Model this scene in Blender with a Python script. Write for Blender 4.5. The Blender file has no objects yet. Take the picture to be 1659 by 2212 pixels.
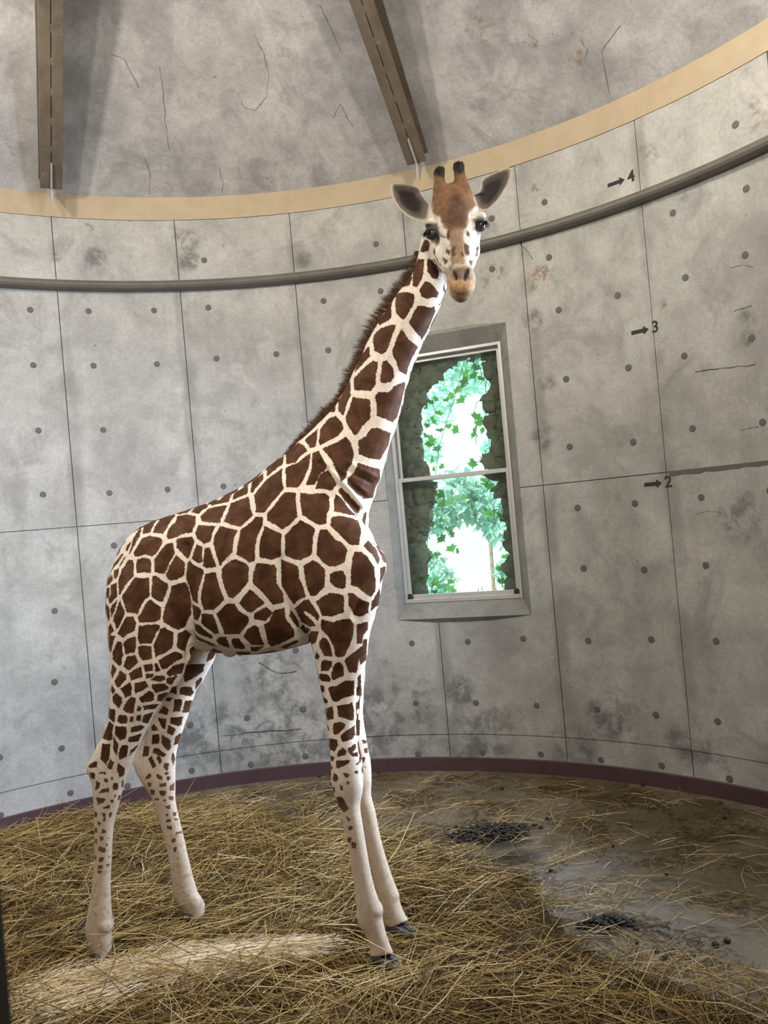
import bpy, bmesh, math, random
import numpy as np
from mathutils import Vector, Matrix, kdtree
from mathutils.bvhtree import BVHTree
from mathutils import noise as mnoise

SC = bpy.context.scene
COL = SC.collection
random.seed(7)
RNG = np.random.default_rng(7)

# ------------------------------------------------------------------ camera
IMG_W, IMG_H = 1659, 2212
F_PX, PITCH, ROLL, CAM_H = 1789.0, 0.0096, -0.0875, 1.9188
cp, sp, cr, sr = math.cos(PITCH), math.sin(PITCH), math.cos(ROLL), math.sin(ROLL)
CAM_POS = Vector((0, 0, CAM_H))
c_right = Vector((cr, -sp * sr, cp * sr))
c_up = Vector((-sr, -sp * cr, cp * cr))
c_fwd = Vector((0, cp, sp))
cam_data = bpy.data.cameras.new('camera')
cam = bpy.data.objects.new('camera', cam_data)
COL.objects.link(cam)
m = Matrix((c_right, c_up, -c_fwd)).transposed().to_4x4()
m.translation = CAM_POS
cam.matrix_world = m
cam_data.sensor_fit = 'VERTICAL'
cam_data.sensor_height = 36.0
cam_data.lens = F_PX / IMG_H * 36.0
cam_data.clip_start = 0.05
cam_data.clip_end = 200
cam_data.dof.use_dof = True
cam_data.dof.focus_distance = 3.75
cam_data.dof.aperture_fstop = 13.2
SC.camera = cam

# ------------------------------------------------------------------ world, lights, exposure
SC.view_settings.view_transform = 'Standard'
SC.view_settings.look = 'None'
SC.view_settings.gamma = 1.0
SC.view_settings.exposure = 0.25
SC.view_settings.use_curve_mapping = False
world = bpy.data.worlds.new('sky')
SC.world = world
world.use_nodes = True
bg = world.node_tree.nodes['Background']
bg.inputs['Color'].default_value = (0.80, 1.0, 0.97, 1)
bg.inputs['Strength'].default_value = 1.6


def light(name, kind, loc, energy, color, size=0.3, target=None, size_y=None, spread=None):
    d = bpy.data.lights.new(name, kind)
    d.energy = energy
    d.color = color
    if kind == 'POINT':
        d.shadow_soft_size = size
    if kind == 'SPOT':
        d.shadow_soft_size = size
        d.spot_size = spread
        d.spot_blend = 0.7
    if kind == 'SUN':
        d.angle = size
    if kind == 'AREA':
        d.size = size
        if size_y:
            d.shape = 'RECTANGLE'
            d.size_y = size_y
        if spread:
            d.spread = spread
    o = bpy.data.objects.new(name, d)
    COL.objects.link(o)
    o.location = loc
    if target is not None:
        o.rotation_euler = (Vector(target) - Vector(loc)).to_track_quat('-Z', 'Y').to_euler()
    return o


light('sun', 'SUN', (-7, 4, 10), 9.0, (1.0, 0.97, 0.9), 0.02, target=(0.4, 12, 2))
WARM = (1.0, 0.925, 0.83)
COOL = (0.62, 0.75, 1.0)
# lamps hung high under the roof left of and above the visitor, daylight from the right; spots and front areas are added fill
light('lamp_left', 'POINT', (-3.25, 3.45, 4.45), 110, WARM, 0.10)
light('upper_fill_left', 'SPOT', (-3.25, 3.45, 4.45), 150, WARM, 0.10, target=(0.2, 5.2, 5.5), spread=1.62)  # added spot, lifts ceiling and upper wall but not the lower wall
light('lamp_left', 'POINT', (-2.60, 2.40, 4.55), 105, WARM, 0.10)
light('lamp_middle', 'POINT', (0.60, 1.20, 4.60), 30, WARM, 0.12)
light('lamp_right', 'POINT', (1.95, 2.70, 4.50), 95, WARM, 0.12)
light('upper_fill_right', 'SPOT', (1.95, 2.70, 4.50), 110, WARM, 0.12, target=(1.0, 6.0, 4.65), spread=1.62)  # added spot to brighten the upper right wall and ceiling
light('daylight_right_window', 'AREA', (2.58, 3.95, 2.45), 88, COOL, 0.95, target=(-2.6, 4.6, 1.15), size_y=1.7, spread=1.6)
light('cool_fill_front', 'AREA', (-1.9, 0.05, 2.1), 8, COOL, 1.6, target=(-1.4, 4.2, 1.4), size_y=1.6)  # added fill for the giraffe's near side; the wall is closed here
light('giraffe_fill_front', 'AREA', (0.90, 0.40, 3.50), 10.5, WARM, 1.3, target=(-0.75, 3.7, 2.25), size_y=0.35, spread=1.05)  # added fill aimed at the giraffe, no fixture behind it

# ------------------------------------------------------------------ geometry helpers
CX, CY, RAD = -0.7253, 2.8193, 3.5823          # axis and radius of the round room
SEAM0, SEAMD = 0.0545, 0.2468                  # formwork joints (radians from +Y)


def ray(px, py):
    x = (px - 829.5) / F_PX
    y = -(py - 1106.0) / F_PX
    return c_right * x + c_up * y + c_fwd


def at_y(px, py, depth):
    d = ray(px, py)
    return CAM_POS + d * (depth / d.y)


def at_z(px, py, z=0.0):
    d = ray(px, py)
    return CAM_POS + d * ((z - CAM_H) / d.z)


P0 = Vector((-0.10, 3.64, 0))                 # giraffe: a point of its mid plane, and its axes
LAT = Vector((0.242, 0.970, 0))
FWD = Vector((0.970, -0.242, 0))


def at_s(px, py, off=0.0):
    d = ray(px, py)
    t = (off - LAT.dot(CAM_POS - P0)) / LAT.dot(d)
    return CAM_POS + d * t


def cyl(th, r, z):
    return Vector((CX + r * math.sin(th), CY + r * math.cos(th), z))


def wall_hit(px, py, r=RAD):
    d = ray(px, py)
    a = d.x ** 2 + d.y ** 2
    b = -(d.x * CX + d.y * CY)
    c = CX * CX + CY * CY - r * r
    t = (-b + math.sqrt(b * b - a * c)) / a
    p = CAM_POS + d * t
    return p, math.atan2(p.x - CX, p.y - CY)


def project(co):
    rel = co - np.array(CAM_POS)
    fx = rel @ np.array(c_fwd)
    return np.stack([829.5 + F_PX * (rel @ np.array(c_right)) / fx,
                     1106.0 - F_PX * (rel @ np.array(c_up)) / fx], 1)


def link(name, me, mat=None, parent=None):
    o = bpy.data.objects.new(name, me)
    COL.objects.link(o)
    if mat is not None:
        me.materials.clear()
        me.materials.append(mat)
    if parent is not None:
        o.parent = parent
        o.matrix_parent_inverse = parent.matrix_basis.inverted()
    return o


def mesh(name, verts, faces, smooth=False):
    me = bpy.data.meshes.new(name)
    me.from_pydata([tuple(v) for v in verts], [], [tuple(f) for f in faces])
    me.update()
    if smooth:
        me.polygons.foreach_set('use_smooth', [True] * len(me.polygons))
    return me


def bm_mesh(name, bm, smooth=False):
    bmesh.ops.recalc_face_normals(bm, faces=bm.faces[:])
    me = bpy.data.meshes.new(name)
    bm.to_mesh(me)
    bm.free()
    if smooth:
        me.polygons.foreach_set('use_smooth', [True] * len(me.polygons))
    return me


def tag(o, label=None, cat=None, group=None, kind=None):
    if label: o['label'] = label
    if cat: o['category'] = cat
    if group: o['group'] = group
    if kind: o['kind'] = kind
    return o


def empty(name, loc, label, cat, group=None, kind=None):
    o = bpy.data.objects.new(name, None)
    o.empty_display_size = 0.1
    COL.objects.link(o)
    o.location = loc
    return tag(o, label, cat, group, kind)


def add_box(bm, frame, size, off=(0, 0, 0), bevel=0.0):
    """box of full size along the axes of a 4x4 frame"""
    r = bmesh.ops.create_cube(bm, size=1.0)
    vs = r['verts']
    for v in vs:
        v.co = Vector((v.co.x * size[0] + off[0], v.co.y * size[1] + off[1], v.co.z * size[2] + off[2]))
    if bevel > 0:
        es = list({e for v in vs for e in v.link_edges})
        rb = bmesh.ops.bevel(bm, geom=es, offset=bevel, segments=2, affect='EDGES', profile=0.5)
        vs = list({v for v in rb['verts']} | {v for v in vs if v.is_valid})
    for v in vs:
        v.co = frame @ v.co
    return vs


def frame_of(origin, x, y, z):
    f = Matrix((x, y, z)).transposed().to_4x4()
    f.translation = origin
    return f


def add_rings(bm, rings, cap=True, closed=True):
    """skin a list of rings (each a list of Vectors)"""
    vr = [[bm.verts.new(p) for p in r] for r in rings]
    n = len(vr[0])
    for a, b in zip(vr[:-1], vr[1:]):
        for i in range(n if closed else n - 1):
            j = (i + 1) % n
            bm.faces.new((a[i], a[j], b[j], b[i]))
    if cap and closed:
        bm.faces.new(vr[0][::-1])
        bm.faces.new(vr[-1])
    return vr


def add_tube(bm, pts, rad, n=8):
    rings = []
    N = len(pts)
    for i, p in enumerate(pts):
        t = (pts[min(i + 1, N - 1)] - pts[max(i - 1, 0)]).normalized()
        a = t.cross(Vector((0.31, 0.2, 0.93))).normalized()
        b = t.cross(a)
        r = rad[i] if hasattr(rad, '__len__') else rad
        rings.append([p + (a * math.cos(2 * math.pi * k / n) + b * math.sin(2 * math.pi * k / n)) * r for k in range(n)])
    add_rings(bm, rings)


def arc_sweep(name, profile, th0, th1, n, smooth=False, closed_profile=True):
    """sweep an (r, z) profile round the room axis"""
    verts, faces = [], []
    k = len(profile)
    full = abs(th1 - th0 - 2 * math.pi) < 1e-6
    N = n if full else n + 1
    for i in range(N):
        th = th0 + (th1 - th0) * i / n
        verts += [cyl(th, r, z) for r, z in profile]
    for i in range(n):
        a, b = i * k, ((i + 1) % N) * k
        for j in range(k if closed_profile else k - 1):
            q = (j + 1) % k
            faces.append((a + j, a + q, b + q, b + j))
    if not full and closed_profile:
        faces.append(tuple(range(k))[::-1])
        faces.append(tuple((N - 1) * k + j for j in range(k)))
    me = mesh(name, verts, faces, smooth)
    bm = bmesh.new(); bm.from_mesh(me)
    bmesh.ops.recalc_face_normals(bm, faces=bm.faces[:])
    bm.to_mesh(me); bm.free()
    return me


# ------------------------------------------------------------------ material helpers
class NT:
    def __init__(self, name):
        self.mat = bpy.data.materials.new(name)
        self.mat.use_nodes = True
        self.t = self.mat.node_tree
        self.t.nodes.clear()
        self.out = self.t.nodes.new('ShaderNodeOutputMaterial')

    def n(self, typ, **kw):
        nd = self.t.nodes.new(typ)
        for k, v in kw.items():
            setattr(nd, k, v)
        return nd

    def set(self, sock, v):
        if hasattr(v, 'bl_idname') or hasattr(v, 'is_output'):
            self.t.links.new(v, sock)
        else:
            if sock.type == 'RGBA' and len(v) == 3:
                v = (*v, 1)
            sock.default_value = v

    def math(self, op, a, b=None, clamp=False):
        nd = self.n('ShaderNodeMath', operation=op, use_clamp=clamp)
        self.set(nd.inputs[0], a)
        if b is not None:
            self.set(nd.inputs[1], b)
        return nd.outputs[0]

    def vmath(self, op, a, b=None):
        nd = self.n('ShaderNodeVectorMath', operation=op)
        self.set(nd.inputs[0], a)
        if b is not None:
            self.set(nd.inputs[1], b)
        return nd.outputs['Value'] if op in ('DISTANCE', 'LENGTH', 'DOT_PRODUCT') else nd.outputs[0]

    def mix(self, fac, a, b, blend='MIX'):
        nd = self.n('ShaderNodeMix', data_type='RGBA', blend_type=blend)
        self.set(nd.inputs[0], fac)
        self.set(nd.inputs[6], a)
        self.set(nd.inputs[7], b)
        return nd.outputs[2]

    def noise(self, vec, scale, detail=4, rough=0.55, dist=0.0):
        nd = self.n('ShaderNodeTexNoise')
        self.set(nd.inputs['Vector'], vec)
        nd.inputs['Scale'].default_value = scale
        nd.inputs['Detail'].default_value = detail
        nd.inputs['Roughness'].default_value = rough
        nd.inputs['Distortion'].default_value = dist
        return nd.outputs['Fac']

    def ss(self, v, lo, hi, a=0.0, b=1.0):
        nd = self.n('ShaderNodeMapRange', interpolation_type='SMOOTHSTEP')
        self.set(nd.inputs['Value'], v)
        nd.inputs['From Min'].default_value = lo
        nd.inputs['From Max'].default_value = hi
        nd.inputs['To Min'].default_value = a
        nd.inputs['To Max'].default_value = b
        return nd.outputs['Result']

    def coord(self, which='Object'):
        return self.n('ShaderNodeTexCoord').outputs[which]

    def attr(self, name):
        return self.n('ShaderNodeAttribute', attribute_name=name)

    def scale(self, vec, s):
        nd = self.n('ShaderNodeVectorMath', operation='MULTIPLY')
        self.set(nd.inputs[0], vec)
        nd.inputs[1].default_value = s
        return nd.outputs[0]

    def bump(self, h, strength=0.3, dist=0.01):
        nd = self.n('ShaderNodeBump')
        nd.inputs['Strength'].default_value = strength
        nd.inputs['Distance'].default_value = dist
        self.set(nd.inputs['Height'], h)
        return nd.outputs['Normal']

    def bsdf(self, color, rough=0.8, normal=None, metal=0.0, spec=0.5, **kw):
        nd = self.n('ShaderNodeBsdfPrincipled')
        self.set(nd.inputs['Base Color'], color)
        self.set(nd.inputs['Roughness'], rough)
        nd.inputs['Metallic'].default_value = metal
        nd.inputs['Specular IOR Level'].default_value = spec
        if normal is not None:
            self.set(nd.inputs['Normal'], normal)
        for k, v in kw.items():
            self.set(nd.inputs[k], v)
        return nd.outputs[0]

    def done(self, surf):
        self.t.links.new(surf, self.out.inputs['Surface'])
        return self.mat


def blobs(N, pos, lst, fac0=None):
    """soft irregular stains of their own shape: list of (x,y,z, radius)"""
    jit = N.noise(pos, 5.0, 5, 0.65)
    jit = N.math('MULTIPLY', N.math('SUBTRACT', jit, 0.5), 2.4)
    tot = fac0
    for x, y, z, r in lst:
        d = N.math('DIVIDE', N.vmath('DISTANCE', pos, (x, y, z)), r)
        f = N.ss(N.math('ADD', d, jit), 1.15, 0.35)
        tot = f if tot is None else N.math('MAXIMUM', tot, f)
    return tot


def wall_px(lst):
    out = []
    for px, py, rpx in lst:
        p, th = wall_hit(px, py)
        out.append((p.x, p.y, p.z, rpx * p.y / F_PX))
    return out


def mat_concrete(name, lo, hi, stains=(), rust=(), pale=(), seams=True, tie=False):
    N = NT(name)
    pos = N.coord()
    big = N.noise(pos, 1.1, 6, 0.6)
    mid = N.noise(pos, 4.5, 6, 0.62, 0.4)
    fine = N.noise(pos, 45, 4, 0.6)
    streak = N.noise(N.scale(pos, (9, 9, 0.7)), 1.0, 4, 0.6)
    f = N.math('ADD', N.math('MULTIPLY', big, 0.55), N.math('MULTIPLY', mid, 0.45))
    col = N.mix(N.ss(f, 0.34, 0.66), lo, hi)
    col = N.mix(N.math('MULTIPLY', N.ss(fine, 0.3, 0.7), 0.26), col, tuple(c * 0.55 for c in lo))
    col = N.mix(N.math('MULTIPLY', N.ss(streak, 0.5, 0.75), 0.22), col, tuple(c * 0.7 for c in lo))
    # smoky blotches
    blot = N.noise(pos, 2.6, 8, 0.7, 0.8)
    col = N.mix(N.math('MULTIPLY', N.ss(blot, 0.50, 0.68), 0.5), col, tuple(c * 0.62 for c in lo))
    # pores and specks
    v = N.n('ShaderNodeTexVoronoi'); N.set(v.inputs['Vector'], pos); v.inputs['Scale'].default_value = 26
    v2 = N.n('ShaderNodeTexVoronoi'); N.set(v2.inputs['Vector'], N.vmath('ADD', pos, N.scale(N.n('ShaderNodeTexNoise').outputs['Color'], (.1, .1, .1)))); v2.inputs['Scale'].default_value = 7.5
    por2 = N.math('MULTIPLY', N.ss(v2.outputs['Distance'], 0.075, 0.03), N.ss(N.noise(pos, 3, 2), 0.48, 0.60))
    por = N.math('MULTIPLY', N.ss(v.outputs['Distance'], 0.10, 0.04), N.ss(N.noise(pos, 7, 2), 0.52, 0.62))
    por = N.math('MAXIMUM', por, por2)
    col = N.mix(N.math('MULTIPLY', por, 0.7), col, tuple(c * 0.3 for c in lo))
    # per formwork panel tint
    oi = N.n('ShaderNodeObjectInfo').outputs['Random']
    col = N.mix(N.math('MULTIPLY', oi, 0.10), col, tuple(c * 0.75 for c in lo))
    if seams:
        s = N.n('ShaderNodeSeparateXYZ'); N.set(s.inputs[0], pos)
        th = N.math('ARCTAN2', N.math('SUBTRACT', s.outputs[0], CX), N.math('SUBTRACT', s.outputs[1], CY))
        u = N.math('DIVIDE', N.math('SUBTRACT', th, SEAM0), SEAMD)
        fr = N.math('FRACT', N.math('ADD', u, 10.0))
        wob = N.math('MULTIPLY', N.math('SUBTRACT', N.noise(N.scale(pos, (2, 2, 1.3)), 1.6, 5, 0.6), 0.5), 0.16)
        band = N.math('MAXIMUM', N.ss(N.math('ADD', fr, wob), 0.12, 0.03), N.ss(N.math('ADD', fr, wob), 0.93, 0.99))
        pat = N.ss(N.noise(N.scale(pos, (1, 1, 0.8)), 2.2, 3, 0.6), 0.40, 0.60)
        col = N.mix(N.math('MULTIPLY', N.math('MULTIPLY', band, pat), 0.6), col, tuple(c * 0.62 for c in lo))
    if stains:
        st = blobs(N, pos, stains)
        tex = N.ss(N.noise(pos, 7, 8, 0.74, 0.25), 0.40, 0.60)
        col = N.mix(N.math('MULTIPLY', N.math('MULTIPLY', st, tex), 0.78), col, tuple(c * 0.36 for c in lo))
    if rust:
        st = blobs(N, pos, rust)
        tex = N.ss(N.noise(pos, 14, 6, 0.7, 0.6), 0.45, 0.62)
        col = N.mix(N.math('MULTIPLY', N.math('MULTIPLY', st, tex), 0.75), col, (0.22, 0.13, 0.06))
    if pale:
        col = N.mix(N.math('MULTIPLY', blobs(N, pos, pale), 0.4), col, tuple(min(1, c * 1.3) for c in hi))
    h = N.math('ADD', N.math('MULTIPLY', mid, 0.6), N.math('MULTIPLY', fine, 0.25))
    h = N.math('SUBTRACT', h, N.math('MULTIPLY', por, 0.5))
    return N.done(N.bsdf(col, 0.78, N.bump(h, 0.35, 0.006), spec=0.3))


def mat_paint(name, col, rough=0.6, var=0.25, metal=0.0, nscale=8, spec=0.5, rubs=None):
    N = NT(name)
    pos = N.coord()
    a = N.noise(pos, nscale, 6, 0.65, 0.3)
    c = N.mix(N.math('MULTIPLY', N.ss(a, 0.35, 0.7), var), col, tuple(x * 0.35 for x in col))
    if rubs:
        c = N.mix(N.math('MULTIPLY', N.ss(N.noise(pos, nscale * 3, 5, 0.7), 0.6, 0.72), 0.6), c, rubs)
    return N.done(N.bsdf(c, rough, N.bump(N.noise(pos, nscale * 8, 4), 0.15, 0.003), metal, spec))


STAINS = wall_px([(600, 1445, 75), (560, 1590, 130), (640, 1590, 120), (820, 1560, 130), (905, 1530, 70), (985, 1495, 45),
                  (1040, 1600, 90), (700, 1640, 60), (1240, 1620, 70), (1500, 1620, 70), (1600, 1120, 60), (430, 1600, 90), (1617, 690, 26), (1617, 725, 24), (215, 560, 30), (405, 520, 34), (405, 560, 26), (655, 560, 22), (1407, 330, 26), (1480, 400, 40), (1150, 700, 30), (1172, 950, 30), (1180, 830, 24),
                  (1330, 1560, 70)])
RUST = wall_px([(190, 495, 16), (477, 525, 16), (125, 555, 16), (1165, 600, 34), (1070, 590, 36), (1640, 240, 50), (1155, 405, 14),
                (1000, 380, 12), (1430, 660, 18)])
M = {}
M['wall'] = mat_concrete('cast_concrete', (0.33, 0.323, 0.295), (0.54, 0.528, 0.482), STAINS, RUST)
M['wall_gap'] = mat_paint('joint_concrete', (0.20, 0.19, 0.165), 0.9)  # one even darker tone for the backing seen in the joints
CSTAIN = []
CRUST = []
for px, py, r in [(1010, 150, 50), (1080, 190, 40), (1150, 90, 25), (1250, 120, 28), (1040, 60, 40), (560, 340, 22), (640, 345, 25), (415, 270, 14)]:
    p = at_y(px, py, 5.3)
    CRUST.append((p.x, p.y, p.z, r * 5.3 / F_PX))
for px, py, r in [(650, 140, 60), (440, 360, 70), (560, 130, 40), (690, 165, 30), (320, 330, 40), (1190, 20, 40), (640, 200, 30), (720, 350, 50)]:
    p = at_y(px, py, 5.3)
    CSTAIN.append((p.x, p.y, p.z, r * 5.3 / F_PX))
M['ceil'] = mat_concrete('roof_concrete', (0.31, 0.302, 0.295), (0.60, 0.585, 0.57), CSTAIN, CRUST, seams=False)
M['band'] = mat_paint('cream_wall_paint', (0.47, 0.375, 0.245), 0.75, 0.16, nscale=5)
M['rail'] = mat_paint('grey_rail_paint', (0.135, 0.121, 0.10), 0.5, 0.35, nscale=6)
M['maroon'] = mat_paint('maroon_baseboard_paint', (0.085, 0.045, 0.050), 0.55, 0.3, nscale=9)
M['beam'] = mat_paint('brown_beam_paint', (0.150, 0.118, 0.085), 0.6, 0.55, nscale=5, rubs=(0.33, 0.29, 0.25))
M['gusset'] = mat_paint('pale_steel', (0.42, 0.40, 0.36), 0.5, 0.3)
M['mark'] = mat_paint('black_stencil_paint', (0.022, 0.021, 0.022), 0.7, 0.3, nscale=30)
M['plug'] = mat_paint('grey_mortar', (0.135, 0.127, 0.112), 0.85, 0.4, nscale=30)
M['alu'] = mat_paint('aluminium', (0.62, 0.61, 0.58), 0.38, 0.15, 0.35, nscale=4)
M['latch'] = mat_paint('dark_latch', (0.03, 0.03, 0.03), 0.5)
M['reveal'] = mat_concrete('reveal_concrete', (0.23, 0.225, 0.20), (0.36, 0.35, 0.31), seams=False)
M['front'] = mat_paint('bounce_dark_wall', (0.10, 0.085, 0.07), 0.8)  # dark tone put in to cut light bounced off the unseen wall
M['post'] = mat_paint('dark_post_paint', (0.02, 0.018, 0.016), 0.6)


def mat_floor():
    N = NT('barn_floor')
    pos = N.coord()
    a = N.noise(pos, 1.3, 6, 0.6, 0.5)
    b = N.noise(pos, 6, 8, 0.68, 0.6)
    c = N.noise(pos, 40, 5, 0.65)
    col = N.mix(N.ss(a, 0.36, 0.62), (0.135, 0.102, 0.055), (0.225, 0.185, 0.120))
    col = N.mix(N.math('MULTIPLY', N.ss(b, 0.48, 0.64), 0.75), col, (0.075, 0.052, 0.024))
    col = N.mix(N.math('MULTIPLY', N.ss(c, 0.42, 0.66), 0.65), col, (0.065, 0.048, 0.028))
    g = blobs(N, pos, [(*at_z(x, y, 0), r) for x, y, r in [(1250, 1900, 0.5), (1420, 1990, 0.45), (1600, 2080, 0.45), (1300, 2160, 0.4)]])
    col = N.mix(N.math('MULTIPLY', g, 0.6), col, (0.25, 0.235, 0.21))
    wet = blobs(N, pos, [(*at_z(x, y, 0), r) for x, y, r in [(1050, 1812, 0.27), (960, 1850, 0.22), (1000, 1860, 0.22), (1310, 2000, 0.14), (1120, 1850, .14)]])
    col = N.mix(N.math('MULTIPLY', wet, 0.9), col, (0.035, 0.030, 0.024))
    br = blobs(N, pos, [(*at_z(x, y, 0), r) for x, y, r in [(1440, 1850, 0.55), (1600, 1880, 0.5), (1350, 1720, 0.3), (1480, 1760, 0.35)]])
    col = N.mix(N.math('MULTIPLY', br, 0.55), col, (0.075, 0.052, 0.022))
    rough = N.mix(wet, (0.85,) * 3, (0.45,) * 3)
    h = N.math('ADD', N.math('MULTIPLY', b, 0.6), N.math('MULTIPLY', c, 0.5))
    return N.done(N.bsdf(col, rough, N.bump(h, 0.9, 0.02), spec=0.3))


M['floor'] = mat_floor()

# ------------------------------------------------------------------ room shell
Z_J1, Z_J2, Z_RAIL, Z_TOP, Z_CEIL = 0.272, 2.066, 3.83, 4.352, 4.524
SLOPE = 0.72            # of the beams; the roof itself is steeper
ROOF = 0.86
K0, K1 = -5, 4
TH_A, TH_B = SEAM0 + SEAMD * K0, SEAM0 + SEAMD * K1
W_TH0, W_TH1, W_Z0, W_Z1 = 0.2150, 0.5000, 1.150, 3.262       # opening of the photographed window
D_TH0, D_TH1, D_Z0, D_Z1 = 1.12, 1.40, 1.15, 3.26             # a like window round to the right, out of view

fl_bm = bmesh.new()
ring = [fl_bm.verts.new(cyl(2 * math.pi * i / 96, RAD + 0.05, 0)) for i in range(96)]
fl_bm.faces.new(ring)
floor = link('floor', bm_mesh('floor', fl_bm), M['floor'])
tag(floor, 'brown concrete floor of the round stall', kind='structure')


def cyl_cells(th_list, z_list, holes, r_front, r_back):
    """a curved slab made of cells, with rectangular openings and closed sides"""
    verts, faces, idx = [], [], {}

    def v(i, j, k):
        key = (i, j, k)
        if key not in idx:
            idx[key] = len(verts)
            verts.append(cyl(th_list[i], r_front if k == 0 else r_back, z_list[j]))
        return idx[key]

    def solid(i, j):
        if not (0 <= i < len(th_list) - 1 and 0 <= j < len(z_list) - 1):
            return False
        t, z = (th_list[i] + th_list[i + 1]) / 2, (z_list[j] + z_list[j + 1]) / 2
        return not any(a < t < b and c < z < d for a, b, c, d in holes)

    for i in range(len(th_list) - 1):
        for j in range(len(z_list) - 1):
            if not solid(i, j):
                continue
            faces.append((v(i, j, 0), v(i + 1, j, 0), v(i + 1, j + 1, 0), v(i, j + 1, 0)))
            faces.append((v(i, j, 1), v(i, j + 1, 1), v(i + 1, j + 1, 1), v(i + 1, j, 1)))
            for di, dj, e in ((-1, 0, ((i, j), (i, j + 1))), (1, 0, ((i + 1, j + 1), (i + 1, j))),
                              (0, -1, ((i + 1, j), (i, j))), (0, 1, ((i, j + 1), (i + 1, j + 1)))):
                if not solid(i + di, j + dj):
                    (a, b), (c, d) = e
                    faces.append((v(a, b, 0), v(c, d, 0), v(c, d, 1), v(a, b, 1)))
    return verts, faces


def lin(a, b, n, extra=()):
    return sorted(set([round(a + (b - a) * i / n, 6) for i in range(n + 1)] + [e for e in extra if a < e < b]))


HOLE = [(W_TH0, W_TH1, W_Z0, W_Z1)]
vv, ff = cyl_cells(lin(TH_A, TH_B, 60, (W_TH0, W_TH1)), lin(0, Z_CEIL, 6, (W_Z0, W_Z1)), HOLE, RAD + 0.012, RAD + 0.16)
wall_back = link('wall_back', mesh('wall_back', vv, ff), M['wall_gap'])
tag(wall_back, 'curved concrete wall behind the giraffe with recessed formwork joints', kind='structure')
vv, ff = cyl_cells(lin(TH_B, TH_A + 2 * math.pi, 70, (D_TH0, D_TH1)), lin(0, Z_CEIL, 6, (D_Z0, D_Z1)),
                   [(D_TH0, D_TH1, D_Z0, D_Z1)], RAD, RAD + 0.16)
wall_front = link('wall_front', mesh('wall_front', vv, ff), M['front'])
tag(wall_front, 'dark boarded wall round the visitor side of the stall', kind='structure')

GAP = 0.0008
rows = [(0.0, Z_J1), (Z_J1, Z_J2), (Z_J2, Z_RAIL), (Z_RAIL, Z_TOP)]
for k in range(K0, K1):
    for (z0, z1) in rows:
        t0, t1 = SEAM0 + SEAMD * k + GAP, SEAM0 + SEAMD * (k + 1) - GAP
        proud = random.uniform(-0.0025, 0.0025)
        g = 0.003
        zz = lin(z0 + g, z1 - g, 2, (W_Z0, W_Z1))
        vv, ff = cyl_cells(lin(t0, t1, 10, (W_TH0, W_TH1)), zz, HOLE, RAD + proud, RAD + 0.02)
        o = link('concrete_panel', mesh('concrete_panel', vv, ff), M['wall'], wall_back)

# form-tie plugs, sunk cones filled with mortar: a shallow dished disc each
tb = bmesh.new()
prof = [(0.0001, 0.0010), (0.014, 0.0014), (0.0205, 0.0018), (0.0225, 0.0012), (0.023, -0.006)]
add_rings(tb, [[Vector((r * math.cos(2 * math.pi * i / 12), r * math.sin(2 * math.pi * i / 12), z)) for i in range(12)] for r, z in prof])
tie_me = bm_mesh('form_tie_plug', tb, True)
tie_me.materials.append(M['plug'])
for k in range(K0, K1):
    for fr in (0.25, 0.75):
        for z in (0.14, 0.50, 0.98, 1.46, 1.90, 2.30, 2.78, 3.26, 3.66, 4.02):
            th = SEAM0 + SEAMD * (k + fr) + random.uniform(-.008, .008)
            zz = z + random.uniform(-.02, .02)
            if W_TH0 - .03 < th < W_TH1 + .03 and W_Z0 - .06 < zz < W_Z1 + .06:
                continue
            if 0.68 < th < 0.83 and min(abs(zz - 2), abs(zz - 3), abs(zz - 4)) < 0.09:
                continue
            if random.random() < (0.55 if z > 3.7 else 0.12):
                continue
            o = link('form_tie_plug', tie_me, None, wall_back)
            nrm = Vector((-math.sin(th), -math.cos(th), 0))
            x = Vector((math.cos(th), -math.sin(th), 0))
            o.matrix_world = frame_of(cyl(th, RAD - 0.0022, zz), x, nrm.cross(x), nrm)

# cream band, ledge rail, baseboard
tag(link('trim_1', arc_sweep('trim_1', [(RAD - 0.004, Z_TOP), (RAD - 0.004, Z_CEIL + 0.02), (RAD + 0.03, Z_CEIL + 0.02), (RAD + 0.03, Z_TOP)], TH_A, TH_A + 2 * math.pi, 192), M['band']),
    'cream painted band round the wall top under the roof', kind='structure')
rp = [(RAD + 0.01, 3.884), (RAD - 0.055, 3.872), (RAD - 0.082, 3.860), (RAD - 0.090, 3.846), (RAD - 0.088, 3.828), (RAD - 0.078, 3.812), (RAD - 0.060, 3.805), (RAD + 0.01, 3.803)]
tag(link('trim_2', arc_sweep('trim_2', rp, TH_A, TH_A + 2 * math.pi, 192), M['rail']),
    'grey rounded steel rail running round the wall above the window', kind='structure')
bp = [(RAD + 0.01, 0.0), (RAD - 0.012, 0.0), (RAD - 0.012, 0.097), (RAD - 0.006, 0.103), (RAD + 0.01, 0.103)]
tag(link('baseboard_back', arc_sweep('baseboard_back', bp, TH_A, TH_A + 2 * math.pi, 192), M['maroon']),
    'dark maroon painted baseboard along the foot of the curved wall', kind='structure')

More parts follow.
